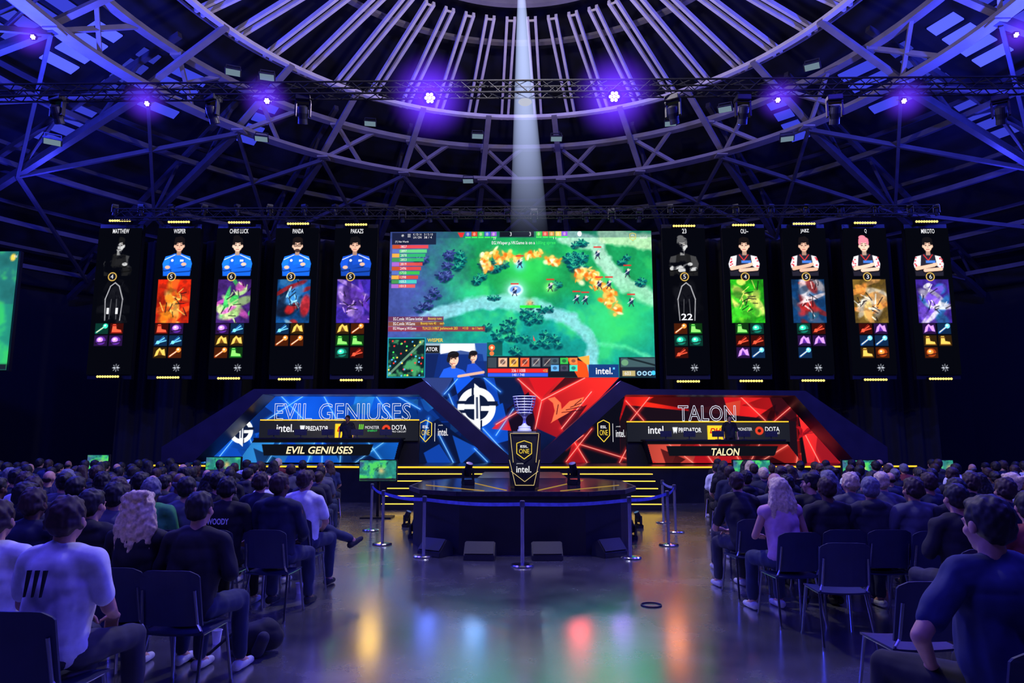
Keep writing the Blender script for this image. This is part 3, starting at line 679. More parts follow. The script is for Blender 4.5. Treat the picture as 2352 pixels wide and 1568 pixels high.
nn=B.noise(60,6,3); B.c=B.c*(.6+.9*nn[...,None])
B.poly([(965,866),(1040,866),(1010,925)],(44,60,120)); B.poly([(1040,866),(1090,866),(1050,905)],(20,84,220)); B.poly([(1100,960),(1155,925),(1175,1010),(1120,1025)],(14,70,180)); B.poly([(1135,866),(1200,866),(1180,930),(1145,925)],(12,24,64)); B.poly([(1150,935),(1120,900),(1110,866),(1135,866)],(16,70,190),.8); B.poly([(1010,925),(1050,905),(1060,960)],(14,50,140),.8)
B.grad([(1190,866),(1425,866),(1290,1010),(1235,985)],(250,46,40),(130,14,30),(1400,866),(1230,1000)); B.poly([(1215,866),(1290,866),(1240,920)],(205,24,34)); B.poly([(1300,866),(1345,866),(1262,905)],(34,10,22),.8); B.poly([(1280,960),(1350,930),(1300,1000)],(60,12,26),.9)
B.poly([(1165,940),(1215,900),(1235,990),(1200,1066),(1170,1066)],(20,10,30)); B.poly([(1130,985),(1165,955),(1175,990)],(220,30,36),.9)
for a,b,cl in(((1050,870),(1020,905),0),((1030,905),(1070,1000),0),((1110,985),(1170,1050),0),((1150,900),(1110,866),0),((1140,1000),(1180,940),0),((1190,870),(1245,920),1),((1245,920),(1230,985),1),((1140,975),(1200,940),1),((1345,868),(1245,920),1),((1360,900),(1290,985),1)):
    B.line(a,b,1.8,((150,210,255),(255,180,165))[cl],.9,glow=5,gcol=((30,120,255),(255,50,50))[cl])
eg(B,1095,936,1.0); bird(B,1305,938,1.0,(255,110,70))
mask=[(964,867),(1428,867),(1236,1066),(1162,1066)]
wc=empty('scenic_wall',B.map(1200,1066),label='central scenic wall, half blue and half red with emblems',cat='stage set')
B.build('backlit_print',PST,wc,mask=mask); B.panel(mask,black,wc,'backing',.02,.15)
band=M('black_gloss_band',(34,30,56),.35,0,.2,2)
def bandobj(pts,lab,Y0=21.3,Y1=22.4):
    P=[at(x,y,Y0) for x,y in pts]; put('frame_band',G().prism(P,(0,Y1-Y0,0)).mesh(),band,label=lab,cat='stage set',group='slanted black frames of the stage set')
bandobj([(583,893),(604,905),(442,1062),(370,1062),(371,1026)],'broad slanted black frame panel beside a blue wall')
bandobj([(928,893),(975,874),(1168,1048),(1166,1064),(1134,1064),(962,906)],'broad slanted black frame panel beside the central wall')
bandobj([(1473,893),(1426,874),(1232,1048),(1234,1064),(1266,1064),(1438,906)],'broad slanted black frame panel beside the central wall')
bandobj([(1850,897),(1826,908),(1966,1062),(2040,1062),(2038,1026)],'broad slanted black frame panel beside a red wall')
bandobj([(583,893),(930,893),(962,906),(604,905)],'flat black top frame above a blue wall')
bandobj([(1471,893),(1850,897),(1826,908),(1438,906)],'flat black top frame above a red wall')
r=empty('monitor',(0,0,0),label='black computer monitor on a player desk',cat='monitor',group='monitors on the player desks')
mb=M('monitor_black',(52,54,66),.35)
put('screen_housing',G().box((0,0,.28),(.62,.04,.3)).mesh(bevel=.008),mb,r)
put('stand',G().beam((0,.04,.02),(0,.02,.3),.05,.03).box((0,.03,.01),(.24,.18,.02)).mesh(),mb,r)
put('screen',G().box((0,.023,.28),(.58,.004,.27)).mesh(),E('monitor_glow',(80,110,200),.6),r)
mon=r
def B_panel(B,pts,y0,y1):
    P=[B.map(x,y,-y0) for x,y in pts]; return G().prism(P,(0,y1-y0,0)).mesh()
def booth(dx0,dx1,y0,y1,slx,name,nx0,nx1,ny0,ny1,pal,ban,mons,ls,lab):
    Y=21.35
    B=Board(dx0,y0,dx1,y1,Y,res=1.1,bg=pal[0])
    shards(B,pal[1],pal[2],pal[3],11,14,.75)
    for k in range(7):
        a=(dx0+rs.rand()*(dx1-dx0),y0); b=(a[0]+rs.randn()*50,y1); B.line(a,b,1.3,pal[4],.8,glow=4,gcol=pal[3])
    c0,c1=(dx0+dx1)/2-132,(dx0+dx1)/2+125
    B.rect(dx0,y0,dx1,y0+9,(10,11,18)); B.poly([(c0,y0+13),(c1,y0+13),(c1-8,y1-20),(c1-12,y1-17),(c0+6,y1-17)],(12,14,22))
    msk=[(dx0+slx,y0),(dx1-2,y0),(dx1-slx*.4,y1),(dx0,y1)] if slx>0 else [(dx0+2,y0),(dx1+slx,y0),(dx1,y1),(dx0-slx*.4,y1)]
    d=empty('player_desk',(B.map((dx0+dx1)/2,y1).x,Y+.4,SZ),label=lab,cat='desk')
    B.build('front_print',PST,d,mask=msk)
    a=B.map(msk[0][0],y0);b=B.map(msk[1][0],y0)
    put('desk_top',G().box(((a.x+b.x)/2,Y+.42,a.z),(b.x-a.x+.06,.86,.05)).mesh(bevel=.01),black,d)
    put('desk_body',B_panel(B,msk,.02,.75),black,d)
    text(name,B,nx0,nx1,ny0,ny1,E('pale_gold',(255,240,190),1.0),d,shear=.2,bold=.02,off=.03)
    zt=a.z+.028
    for mx in mons:
        clone(mon,(at(mx,y0,Y+.4).x,Y+.4,zt),rot=rs.uniform(-.3,.3),scale=.62)
    bx0,by0,bx1,by1=ban
    Bn=Board(bx0,by0,bx1,by1,22.3,res=1.1,bg=(24,26,36))
    Bn.glow((bx0+bx1)/2,by0+14,150,(52,50,54),.8)
    Bn.rect(ls[2],by0+6,ls[2]+42,by0+38,(252,200,40)); Bn.ell(ls[5]-13,by0+18,9.5,9.5,(215,60,36)); Bn.ell(ls[5]-13,by0+18,4,4,(40,20,22))
    Bn.poly([(ls[1]-14,by0+10),(ls[1]-2,by0+10),(ls[1]-5,by0+25),(ls[1]-8,by0+19),(ls[1]-11,by0+25)],(225,228,235))
    for q in range(3): Bn.line((ls[3]-9+q*4,by0+8),(ls[3]-10+q*4,by0+26-q*3),2,(120,230,60))
    bo=put('sponsor_banner',G().box(((Bn.X0+Bn.X1)/2,22.4,(Bn.Z0+SZ)/2),(Bn.X1-Bn.X0+.03,.12,Bn.Z0-SZ+.04)).mesh(),black,label='dark backlit partition printed with white sponsor logos',cat='banner')
    Bn.build('front_print',PST,bo,off=.065)
    put('top_light',G().box(((Bn.X0+Bn.X1)/2,22.3,Bn.Z0+.04),(Bn.X1-Bn.X0,.06,.035)).mesh(),ledY2,bo,label='amber light strip')
    text('intel.',Bn,ls[0],ls[0]+40,by0+7,by0+25,white_e,bo,bold=.015,off=.08); text('PREDATOR',Bn,ls[1],ls[1]+52,by0+11,by0+22,white_e,bo,bold=.02,off=.08)
    text('DHL',Bn,ls[2]+5,ls[2]+37,by0+12,by0+24,E('courier_red',(214,20,30),1),bo,shear=.3,bold=.03,off=.08)
    text('MONSTER',Bn,ls[3]+4,ls[3]+36,by0+11,by0+18,white_e,bo,off=.08); text('ENERGY',Bn,ls[3]+10,ls[3]+32,by0+20,by0+24,grn_e,bo,off=.08)
    text('DOTA',Bn,ls[5],ls[5]+33,by0+9,by0+20,white_e,bo,bold=.01,off=.08); text('PRO CIRCUIT',Bn,ls[5],ls[5]+33,by0+22,by0+26,white_e,bo,off=.08)
booth(545,920,1007,1063,38,'EVIL GENIUSES',658,812,1025,1042,[(12,66,185),(8,26,76),(20,120,245),(60,170,255),(160,220,255)],(597,967,962,1012),(628,690,752,820,886),(637,704,771,836,0,901),'player desk with blue backlit front and gold lettering')
booth(1483,1843,1011,1064,-38,'TALON',1634,1699,1029,1046,[(160,16,26),(50,6,16),(225,40,36),(255,100,80),(255,180,160)],(1440,971,1812,1014),(1530,1584,1650,1710,1772),(1488,1558,1624,1690,0,1756),'player desk with red backlit front and gold lettering')

# ============================================================ CENTRAL PLATFORM
PZ=.95
pf=[(-1.0,10.7),(1.0,10.7),(1.62,11.15),(1.93,12.0),(1.93,13.6),(1.4,14.6),(-1.4,14.6),(-1.93,13.6),(-1.93,12.0),(-1.62,11.15)]
plat=empty('round_platform',(0,12.5,0),label='black faceted presentation platform with lit glossy top',cat='platform')
skirt=M('black_skirt',(13,13,22),.75,0,.3,4)
put('skirt',G().prism([(x*.97,12.4+(y-12.4)*.97,0) for x,y in pf],(0,0,PZ-.06)).mesh(),skirt,plat)
put('deck',G().prism([(x,y,PZ-.06) for x,y in pf],(0,0,.06)).mesh(),M('glossy_deck',(26,28,40),.12,0,.2,4),plat)
g=G()
for i in range(len(pf)):
    a=pf[i];b=pf[(i+1)%len(pf)]; g.beam((a[0]*1.005,a[1],PZ-.03),(b[0]*1.005,b[1],PZ-.03),.03,.07)
put('edge_trim',g.mesh(),M('edge_metal',(90,84,96),.3,.8),plat,label='dark metal edge trim')
g=G()
for sx in(-1,1):
    g.beam((sx*.25,11.0,PZ+.004),(sx*1.2,13.8,PZ+.004),.02,.006); g.beam((sx*.6,10.9,PZ+.004),(sx*1.7,12.3,PZ+.004),.02,.006)
put('inlay_light',g.mesh(),E('floor_inlay',(255,205,90),.45),plat,label='amber lit inlay lines')
put('walkway',G().box((0,16.1,PZ/2),(1.9,2.95,PZ)).mesh(),deckm,plat)
py=11.3
ped=empty('trophy_pedestal',(0,py,PZ),label='black faceted pedestal with glowing gold edges and shield emblem',cat='pedestal')
Bp=Board(1167,990,1243,1120,py-.27,res=2.0,bg=(24,24,32))
Z0=Bp.Z0;hw=(Bp.X1-Bp.X0)/2; cX=(Bp.X0+Bp.X1)/2
def hexa(w,d,z): return [Vector((cX+a*w,py+b*d,z)) for a,b in((-.72,-1),(.72,-1),(1,-.4),(1,.6),(.7,1),(-.7,1),(-1,.6),(-1,-.4))]
lv=[hexa(hw*.84,.25,PZ),hexa(hw*.86,.25,PZ+.03),hexa(hw*.98,.27,PZ+.42),hexa(hw,.27,Z0-.03),hexa(hw*.96,.26,Z0)]
V=[p for l in lv for p in l]; Fc=[tuple(range(8))[::-1],tuple(range(32,40))]+[(j*8+i,j*8+(i+1)%8,(j+1)*8+(i+1)%8,(j+1)*8+i) for j in range(4) for i in range(8)]
put('body',G().add(V,Fc).mesh(),M('pedestal_black',(30,30,40),.3,.2),ped)
gold=E('gold_edge',(255,226,150),.9)
g=G()
def pl(a,b): g.beam(Bp.map(*a,.02),Bp.map(*b,.02),.005,.007)
for a,b in(((1172,996),(1179,1062)),((1238,996),(1231,1062)),((1170,1056),(1184,1114)),((1239,1056),(1226,1114)),((1184,1114),(1226,1114)),((1174,1082),(1205,1106)),((1205,1106),(1236,1082)),((1172,995),(1238,995))): pl(a,b)
put('edge_light',g.mesh(),gold,ped,label='glowing gold edge lines')
shield(Bp,1204,1033,34,42,ped,off=.04,lw=.05); text('intel.',Bp,1186,1220,1070,1085,white_e,ped,off=.04,bold=.01); text('powered by',Bp,1187,1202,1063,1066,white_e,ped,off=.04)
tz=Z0; silver=M('trophy_silver',(240,240,248),.32,.25,.05)
tro=empty('trophy',(cX,py,tz),label='tall silver cup trophy with ringed bowl',cat='trophy')
hh=at(1200,911,py).z-tz
put('base',G().lathe([(.115,0),(.115,.03),(.1,.035),(.1,.08),(.07,.09)],(cX,py,tz)).mesh(),silver,tro)
put('stem',G().lathe([(.065,.085),(.028,.13),(.02,.2),(.035,.235),(.06,.26)],(cX,py,tz)).mesh(smooth=True),silver,tro)
put('bowl',G().lathe([(.04,.25),(.085,.28),(.115,.36),(.13,.46),(.138,hh-.01),(.13,hh-.01),(.11,.38),(.02,.28)],(cX,py,tz),n=32).mesh(smooth=True),M('cup_glass',(120,120,160),.25,.3),tro)
for k in range(7):
    z=.3+k*(hh-.3)/6; r=.108+.075*min(1,(z-.25)/.3)
    put('bowl_ring',G().lathe([(r-.01,z-.007),(r+.006,z-.007),(r+.011,z),(r+.006,z+.007),(r-.01,z+.007)],(cX,py,tz),n=32).mesh(),silver,tro,label='polished silver ring')
g=G()
for k in range(8):
    a=k*math.pi/4; g.pipe([(cX+math.cos(a)*r,py+math.sin(a)*r,tz+z) for r,z in((.03,.25),(.11,.3),(.16,.42),(.182,hh))],.006,6)
put('bowl_rib',g.mesh(),silver,tro,label='thin upright silver ribs')

r=empty('moving_head_light',(0,0,0),label='black moving head spotlight',cat='stage light',group='moving head spotlights')
mhm=M('lamp_black',(24,24,34),.45,.3)
put('base',G().box((0,0,.05),(.26,.22,.1)).mesh(bevel=.01),mhm,r)
put('yoke',G().box((-.13,0,.24),(.03,.08,.3)).box((.13,0,.24),(.03,.08,.3)).box((0,0,.11),(.29,.1,.03)).mesh(),mhm,r)
rot=Matrix.Rotation(math.radians(25),3,'X')
me=G().lathe([(.06,-.14),(.095,-.11),(.1,0),(.085,.1),(.09,.19),(.08,.19)],(0,0,0),n=20).mesh(); me.transform(Matrix.Translation((0,0,.33))@rot.to_4x4()); put('head',me,mhm,r)
me=G().lathe([(.078,.188),(.078,.195)],(0,0,0),n=20).mesh(); me.transform(Matrix.Translation((0,0,.33))@rot.to_4x4()); put('lens',me,M('lens_glass',(110,110,160),.1,.2),r)
head=r
for px,rz in((1075,.5),(1318,-.5)):
    p=on(px,1113,PZ); clone(head,(p.x,p.y,PZ),rz,.75)
r=empty('stage_monitor_speaker',(0,0,0),label='black wedge floor speaker beside the platform',cat='speaker',group='wedge speakers around the platform')
put('cabinet',G().prism([(-.24,-.17,0),(-.24,.17,0),(-.24,.14,.2),(-.24,.0,.26),(-.24,-.16,.08)],(.48,0,0)).mesh(bevel=.008),M('speaker_black',(18,18,26),.6),r)
put('grille',G().prism([(-.22,-.155,.1),(-.22,-.01,.262),(-.22,-.006,.268),(-.22,-.165,.105)],(.44,0,0)).mesh(),M('speaker_grille',(22,22,32),.6,.1,.5,200),r)
wedge=r
for px,Y,rz in((1105,10.42,0.05),(1253,10.42,-.05),(1005,10.75,.6),(1392,10.75,-.6)):
    clone(wedge,((px-1199)/F*Y,Y,0),-rz,.95)
for px,pyy,rz in((934,1210,1.1),(950,1235,.9),(1467,1212,-1.1),(1452,1238,-.9)):
    p=on(px,pyy,0); clone(head,(p.x,p.y,0),rz,.62)
r=empty('barrier_post',(0,0,0),label='chrome queue barrier post on a round base',cat='barrier post',group='chrome barrier posts around the platform')
put('base',G().lathe([(.165,0),(.165,.015),(.15,.03),(.04,.045)],n=32).mesh(),chrome,r)
put('pole',G().lathe([(.026,.04),(.026,.84)],n=16).mesh(),M('pole_chrome',(205,205,220),.25,.8,.05),r)
put('cap',G().lathe([(.034,.8),(.036,.82),(.036,.885),(.026,.895)],n=16).mesh(),M('post_cap',(90,90,110),.3,.5),r)
post=r; pp=[]
for px,pyy in((852,1218),(878,1250),(973,1278),(1200,1300),(1448,1281),(1536,1252),(1552,1222),(1524,1200)):
    p=on(px,pyy,0); pp.append(p); clone(post,p)
beltm=M('blue_belt',(110,120,200),.6)
for a,b in zip(pp[:-1],pp[1:]):
    n=12; V=[]; d=(b-a).normalized()*.035; a2=a+d; b2=b-d
    for i in range(n+1):
        t_=i/n; q=a2.lerp(b2,t_); z=.84-.03*math.sin(math.pi*t_); V+=[(q.x,q.y,z-.025),(q.x,q.y,z+.025)]
    put('barrier_belt',me_from(V,[(2*i,2*i+2,2*i+3,2*i+1) for i in range(n)]),beltm,label='taut blue webbing belt between barrier posts',cat='barrier belt',group='barrier belts around the platform')
p=on(1496,1390,0)
g=G(); V=[];Fc=[]
for i in range(48):
    t=2*math.pi*i/48
    for j in range(6):
        q=2*math.pi*j/6; rr=.105+.007*math.cos(q); V.append((p.x+rr*math.cos(t),p.y+rr*math.sin(t),.007+.007*math.sin(q)))
for i in range(48):
    for j in range(6): Fc.append((i*6+j,((i+1)%48)*6+j,((i+1)%48)*6+(j+1)%6,i*6+(j+1)%6))
put('cable_loop',g.add(V,Fc).mesh(),M('cable_rubber',(26,26,40),.5),label='small black cable loop lying on the floor',cat='cable')
for (xa,xb,ya,yb,Y) in((200,248,1045,1082,17.5),(473,552,1050,1084,17.0),(826,910,1057,1104,15.8),(1685,1769,1057,1100,16.4),(1936,2014,1057,1098,17.0),(2158,2190,1057,1092,17.5)):
    B=Board(xa,ya,xb,yb,Y,res=1.5)
    n=B.noise(14,xa,4); m=B.noise(7,xa+3,3); B.c=np.array((40,130,120))*(.6+.8*n[...,None]); B.blend(np.clip((n-.5)*6,0,1),(70,190,90)); B.glow((xa+xb)/2+8,(ya+yb)/2,10,(250,190,110),.7); B.blend(np.clip((m-.62)*6,0,1)*.8,(16,60,60)); B.rect(xa,yb-6,xb,yb,(30,30,44)); B.glow(xa,ya+8,14,(60,70,130),.8)
    r=empty('floor_monitor',(B.map((xa+xb)/2,yb).x,Y,0),label='flat display on a floor stand showing the match',cat='monitor',group='confidence displays before the stage')
    put('housing',G().box(((B.X0+B.X1)/2,Y+.05,(B.Z0+B.Z1)/2),(B.X1-B.X0+.04,.07,B.Z0-B.Z1+.04)).mesh(bevel=.006),black,r)
    B.build('display',P1,r,off=0.0)
    cx_=(B.X0+B.X1)/2; put('stand',G().box((cx_,Y+.1,B.Z1/2+.1),(.06,.05,B.Z1+.2)).box((cx_,Y+.1,.015),(.7,.5,.03)).mesh(),blackm,r)

# ============================================================ RIGGING
trm=M('truss_black',(6,6,9),.7,.1)
def truss(name,a,b,s,lab,chord=.02):
    a=Vector(a);b=Vector(b); g=G(); d=(b-a).normalized(); L=(b-a).length; up=Vector((0,0,1)); x=d.cross(up).normalized()
    cs=[x*s/2+up*s/2,-x*s/2+up*s/2,-x*s/2-up*s/2,x*s/2-up*s/2]
    for c in cs: g.tube(a+c,b+c,chord,n=6)
    n=int(L/s/1.1)
    for i in range(n):
        p=a+d*(L*i/n); q=a+d*(L*(i+1)/n)
        for j in range(4):
            c1,c2=cs[j],cs[(j+1)%4]
            if i%2: c1,c2=c2,c1
            g.tube(p+c1,q+c2,chord*.5,n=5)
    return put(name,g.mesh(),trm,label=lab,cat='lighting truss')
Yt=12.5; zt=at(1200,205,Yt).z
truss('lighting_truss',(-11,Yt,zt),(11,Yt,zt),.24,'long black box truss carrying stage lights')
zt2=at(1200,488,21.6).z
truss('lighting_truss',(-13.4,21.6,zt2),(13.4,21.6,zt2),.3,'long black box truss above the LED screens')
def hang(px,py_,Y,sc,rz=0.0):
    p=at(px,py_,Y); c=clone(head,(p.x,p.y,p.z),rz,sc); c.rotation_euler=(math.pi,0,rz); return c
for px in(135,490,697,1545,1705,1915,2295): hang(px,222,Yt,1.05,random.uniform(-.6,.6))
for px in(925,987,1047,1104,1167,1227,1286,1346,1405,1468): hang(px,480,21.6,.85,random.uniform(-.5,.5))
for px in(265,325,395,470,545,620,700,770,840,1540,1610,1690,1770,1850,1930,2010,2090,2150): hang(px,470,21.6,.7,random.uniform(-.8,.8))
vio=E('violet_lamp',(170,140,255),7.0)
r=empty('wash_light',(0,0,0),label='round wash light glowing violet',cat='stage light',group='violet wash lights')
put('can',G().lathe([(.09,.18),(.12,.12),(.13,0),(.12,0),(.11,.02)],n=20).mesh(),mhm,r)
put('bracket',G().box((-.14,0,.18),(.015,.03,.24)).box((.14,0,.18),(.015,.03,.24)).box((0,0,.29),(.3,.03,.02)).mesh(),mhm,r)
g=G()
for k in range(7):
    a=k*math.pi/3; rr=0 if k==6 else .065; g.tube((rr*math.cos(a),rr*math.sin(a),.02),(rr*math.cos(a),rr*math.sin(a),.0),.03,n=12)
put('lens',g.mesh(),vio,r,label='cluster of glowing violet lenses')
wash=r
hm_=bpy.data.materials.new('lamp_halo_glow'); hm_.use_nodes=True; nt=hm_.node_tree; nt.nodes.clear(); o=nt.nodes.new('ShaderNodeOutputMaterial'); e=nt.nodes.new('ShaderNodeEmission'); e.inputs[0].default_value=(.14,.03,1,1)  # emission volume paints the halo around each lamp; it glows by itself
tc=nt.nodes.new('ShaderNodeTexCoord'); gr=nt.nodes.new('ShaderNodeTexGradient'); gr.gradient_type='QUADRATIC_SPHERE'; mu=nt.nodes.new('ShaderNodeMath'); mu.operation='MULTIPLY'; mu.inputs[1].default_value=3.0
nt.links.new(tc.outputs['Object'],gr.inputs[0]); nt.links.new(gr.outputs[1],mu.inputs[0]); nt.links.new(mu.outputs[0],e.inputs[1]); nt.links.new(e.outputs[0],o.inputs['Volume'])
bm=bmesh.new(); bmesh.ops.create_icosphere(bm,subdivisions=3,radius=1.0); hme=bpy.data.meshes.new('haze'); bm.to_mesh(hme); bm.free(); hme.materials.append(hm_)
for px,py_,Y,s in((75,85,12.4,.8),(337,238,Yt,.8),(613,232,Yt,.9),(987,225,Yt,1.2),(1411,222,Yt,1.2),(1787,230,Yt,.8),(2077,232,Yt,.8),(2335,80,12.4,.8)):
    p=at(px,py_,Y-.2); c=clone(wash,p,0,s*(.9 if s>1 else .65)); c.rotation_euler=(math.radians(-55),0,0)
    ld=bpy.data.lights.new('wash','SPOT'); ld.energy=150*s; ld.color=(.14,.07,1); ld.spot_size=math.radians(110); ld.spot_blend=.8; ld.shadow_soft_size=.05
    lo_=bpy.data.objects.new('wash_lamp_light',ld); LINK(lo_); lo_.location=p+Vector((0,-.16,-.1)); lo_.rotation_euler=(math.radians(-35),0,0)
    h=bpy.data.objects.new('haze_glow',hme); LINK(h); tag(h,'violet self-glowing ball imitating a wash lamp halo','haze','self-glowing halos around violet lamps','stuff'); h.location=p+Vector((0,-.05,0)); h.scale=(.75*s if s>1 else .6*s,)*3
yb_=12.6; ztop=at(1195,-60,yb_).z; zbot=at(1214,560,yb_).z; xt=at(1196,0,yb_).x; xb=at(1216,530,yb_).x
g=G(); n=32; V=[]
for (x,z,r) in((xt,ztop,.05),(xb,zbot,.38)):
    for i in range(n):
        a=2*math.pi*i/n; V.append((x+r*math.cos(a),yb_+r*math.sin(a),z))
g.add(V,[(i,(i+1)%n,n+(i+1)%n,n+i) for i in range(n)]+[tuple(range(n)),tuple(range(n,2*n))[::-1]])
m=bpy.data.materials.new('beam_glow'); m.use_nodes=True; nt=m.node_tree; nt.nodes.clear(); o=nt.nodes.new('ShaderNodeOutputMaterial'); e=nt.nodes.new('ShaderNodeEmission'); e.inputs[0].default_value=(.5,.6,1,1)  # beam glow is put into the cone as emission, not scattered lamp light
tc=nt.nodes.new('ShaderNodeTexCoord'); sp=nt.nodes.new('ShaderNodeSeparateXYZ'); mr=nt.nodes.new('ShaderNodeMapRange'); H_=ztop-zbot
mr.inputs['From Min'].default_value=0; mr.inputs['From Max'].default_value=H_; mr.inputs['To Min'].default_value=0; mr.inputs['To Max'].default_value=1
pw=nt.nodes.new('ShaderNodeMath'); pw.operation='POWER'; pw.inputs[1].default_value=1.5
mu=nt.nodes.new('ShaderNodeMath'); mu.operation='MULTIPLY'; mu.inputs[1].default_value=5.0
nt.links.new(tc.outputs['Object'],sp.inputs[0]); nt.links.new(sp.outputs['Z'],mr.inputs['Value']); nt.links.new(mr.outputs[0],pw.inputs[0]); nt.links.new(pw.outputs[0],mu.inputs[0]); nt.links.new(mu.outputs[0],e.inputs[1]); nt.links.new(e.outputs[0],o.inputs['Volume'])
put('light_beam',g.mesh(),m,label='pale self-glowing cone imitating a spotlight beam',cat='light beam',kind='stuff')
p=at(1206,238,12.2); put('hanging_reflector',G().lathe([(.1,0),(.13,.03),(.12,.05),(.02,.07)],p,n=24).mesh(),E('reflector_glow',(210,215,235),.8),label='small round white lamp hanging below the roof',cat='ceiling lamp')
fl=M('flood_housing',(60,60,78),.4,.3)
for px,py_,Y,rz in((535,165,19,.4),(613,176,19,.3),(850,283,24,.2),(1097,312,24,.1),(1278,318,24,0),(1540,283,24,-.2),(1665,250,21,-.4),(1865,152,19,-.5),(1808,318,22,-.3),(600,318,22,.3),(1075,415,26,0),(120,325,18,.6)):
    p=at(px,py_,Y); r=empty('floodlight',p,label='boxy grey floodlight hanging in the roof',cat='ceiling lamp',group='floodlights hung in the roof')
    q=.85
    put('housing',G().prism([p+Vector(v)*q for v in((-.28,-.15,0),(.28,-.15,0),(.28,.2,0),(-.28,.2,0))],(0,.05,.1)).mesh(bevel=.01),fl,r)
    put('glass',G().box(p+Vector((0,.02,-.01)),(.4,.24,.015)).mesh(),E('flood_glass',(150,180,200),.5),r)
    put('bracket',G().box(p+Vector((-.2,.05,.14)),(.02,.04,.28)).box(p+Vector((.2,.05,.14)),(.02,.04,.28)).box(p+Vector((0,.05,.28)),(.42,.04,.02)).mesh(),fl,r)
    r.rotation_euler=(math.radians(-15),0,rz)

# ============================================================ PEOPLE AND CHAIRS
def capsule(g,p,q,r1,r2,n=12,k=4):
    p=Vector(p);q=Vector(q); d=q-p; L=d.length
    if L<1e-5: d=Vector((0,0,1)); L=1e-5
    d=d.normalized(); x=d.orthogonal().normalized(); y=d.cross(x); rings=[]
    for i in range(k+1):
        a=-math.pi/2+ (math.pi/2)*i/k; rings.append((p+d*(r1*math.sin(a)),r1*math.cos(a)))
    for i in range(k+1):
        a=(math.pi/2)*i/k; rings.append((q+d*(r2*math.sin(a)),r2*math.cos(a)))
    V=[]
    for c,r in rings:
        r=max(r,1e-4)
        for i in range(n):
            t=2*math.pi*i/n; V.append(c+(x*math.cos(t)+y*math.sin(t))*r)
    m=len(rings); Fc=[(j*n+i,j*n+(i+1)%n,(j+1)*n+(i+1)%n,(j+1)*n+i) for j in range(m-1) for i in range(n)]+[tuple(range(n))[::-1],tuple(range((m-1)*n,m*n))]
    g.add(V,Fc)
def ellip(g,c,r,rot=None,n=16,k=10):
    c=Vector(c);V=[]
    for j in range(k+1):
        a=-math.pi/2+math.pi*j/k
        for i in range(n):
            t=2*math.pi*i/n; v=Vector((max(math.cos(a),1e-3)*math.cos(t)*r[0],max(math.cos(a),1e-3)*math.sin(t)*r[1],math.sin(a)*r[2]))
            if rot: v=rot@v
            V.append(c+v)
    g.add(V,[(j*n+i,j*n+(i+1)%n,(j+1)*n+(i+1)%n,(j+1)*n+i) for j in range(k) for i in range(n)]+[tuple(range(n))[::-1],tuple(range(k*n,(k+1)*n))])
def remesh(g,vox,sm=4,wr=0.0,seed=0,wscale=9):
    me=me_from(g.v,g.f); o=bpy.data.objects.new('r',me); TS.collection.objects.link(o)
    md=o.modifiers.new('a','REMESH'); md.mode='VOXEL'; md.voxel_size=vox; md.use_smooth_shade=True
    s=o.modifiers.new('b','SMOOTH'); s.iterations=sm; s.factor=.5
    vl=TS.view_layers[0]; vl.update(); out=bpy.data.meshes.new_from_object(o.evaluated_get(vl.depsgraph)); TS.collection.objects.unlink(o)
    if wr:
        sd=Vector((seed*3.1,seed*1.7,0)); n=len(out.vertices)
        co=np.empty(n*3,np.float32); out.vertices.foreach_get('co',co); co=co.reshape(-1,3); no=np.empty(n*3,np.float32); out.vertices.foreach_get('normal',no); no=no.reshape(-1,3)
        nz=np.array([noise.noise((c[0]*wscale+sd.x,c[1]*wscale+sd.y,c[2]*wscale*.6)) for c in co.tolist()],np.float32)
        co+=no*(nz*wr)[:,None]; out.vertices.foreach_set('co',co.ravel()); out.update()
    out.polygons.foreach_set('use_smooth',[True]*len(out.polygons))
    return out
skinM=M('skin',(205,150,125),.55,0,.08,20); shirtM=M('shirt',(40,42,60),.85,0,.15,15,.1); trouM=M('trousers',(28,30,48),.85,0,.2,15,.1); hairM=M('hair',(40,28,22),.6,0,.35,60,.3); shoeM=M('shoes',(190,190,195),.6)
SIT=dict(lean=0.0,headrot=0,headtilt=0,armL=[(-.25,.05,.78),(-.14,.3,.69)],armR=[(.25,.05,.78),(.12,.28,.68)],legL=[(-.15,.44,.53),(-.16,.43,.09)],legR=[(.14,.44,.53),(.15,.46,.09)],sleeve='short',hair='short',fem=False,stand=False)
def hand(g,w,d,side,up=Vector((0,0,1))):
    w=Vector(w); d=Vector(d).normalized(); s=d.cross(up)
    if s.length<.1: s=Vector((1,0,0))
    s.normalize(); nrm=s.cross(d)
    for q in(-.026,-.009,.009,.026): capsule(g,w+s*q*.7,w+d*.085+s*q,.016,.0125,8,3)
    for i,(q,l) in enumerate(((-.03,.062),(-.01,.075),(.01,.07),(.029,.054))):
        a=w+d*.088+s*q; b=a+d*l*.5-nrm*.012; e=b+d*l*.35-nrm*.028
        capsule(g,a,b,.0098,.0092,8,2); capsule(g,b,e,.0092,.0078,8,2)
    a=w+d*.025+s*side*.03; b=a+d*.03+s*side*.028-nrm*.01; capsule(g,a,b,.0125,.011,8,2); capsule(g,b,b+d*.03+s*side*.006-nrm*.012,.011,.009,8,2)
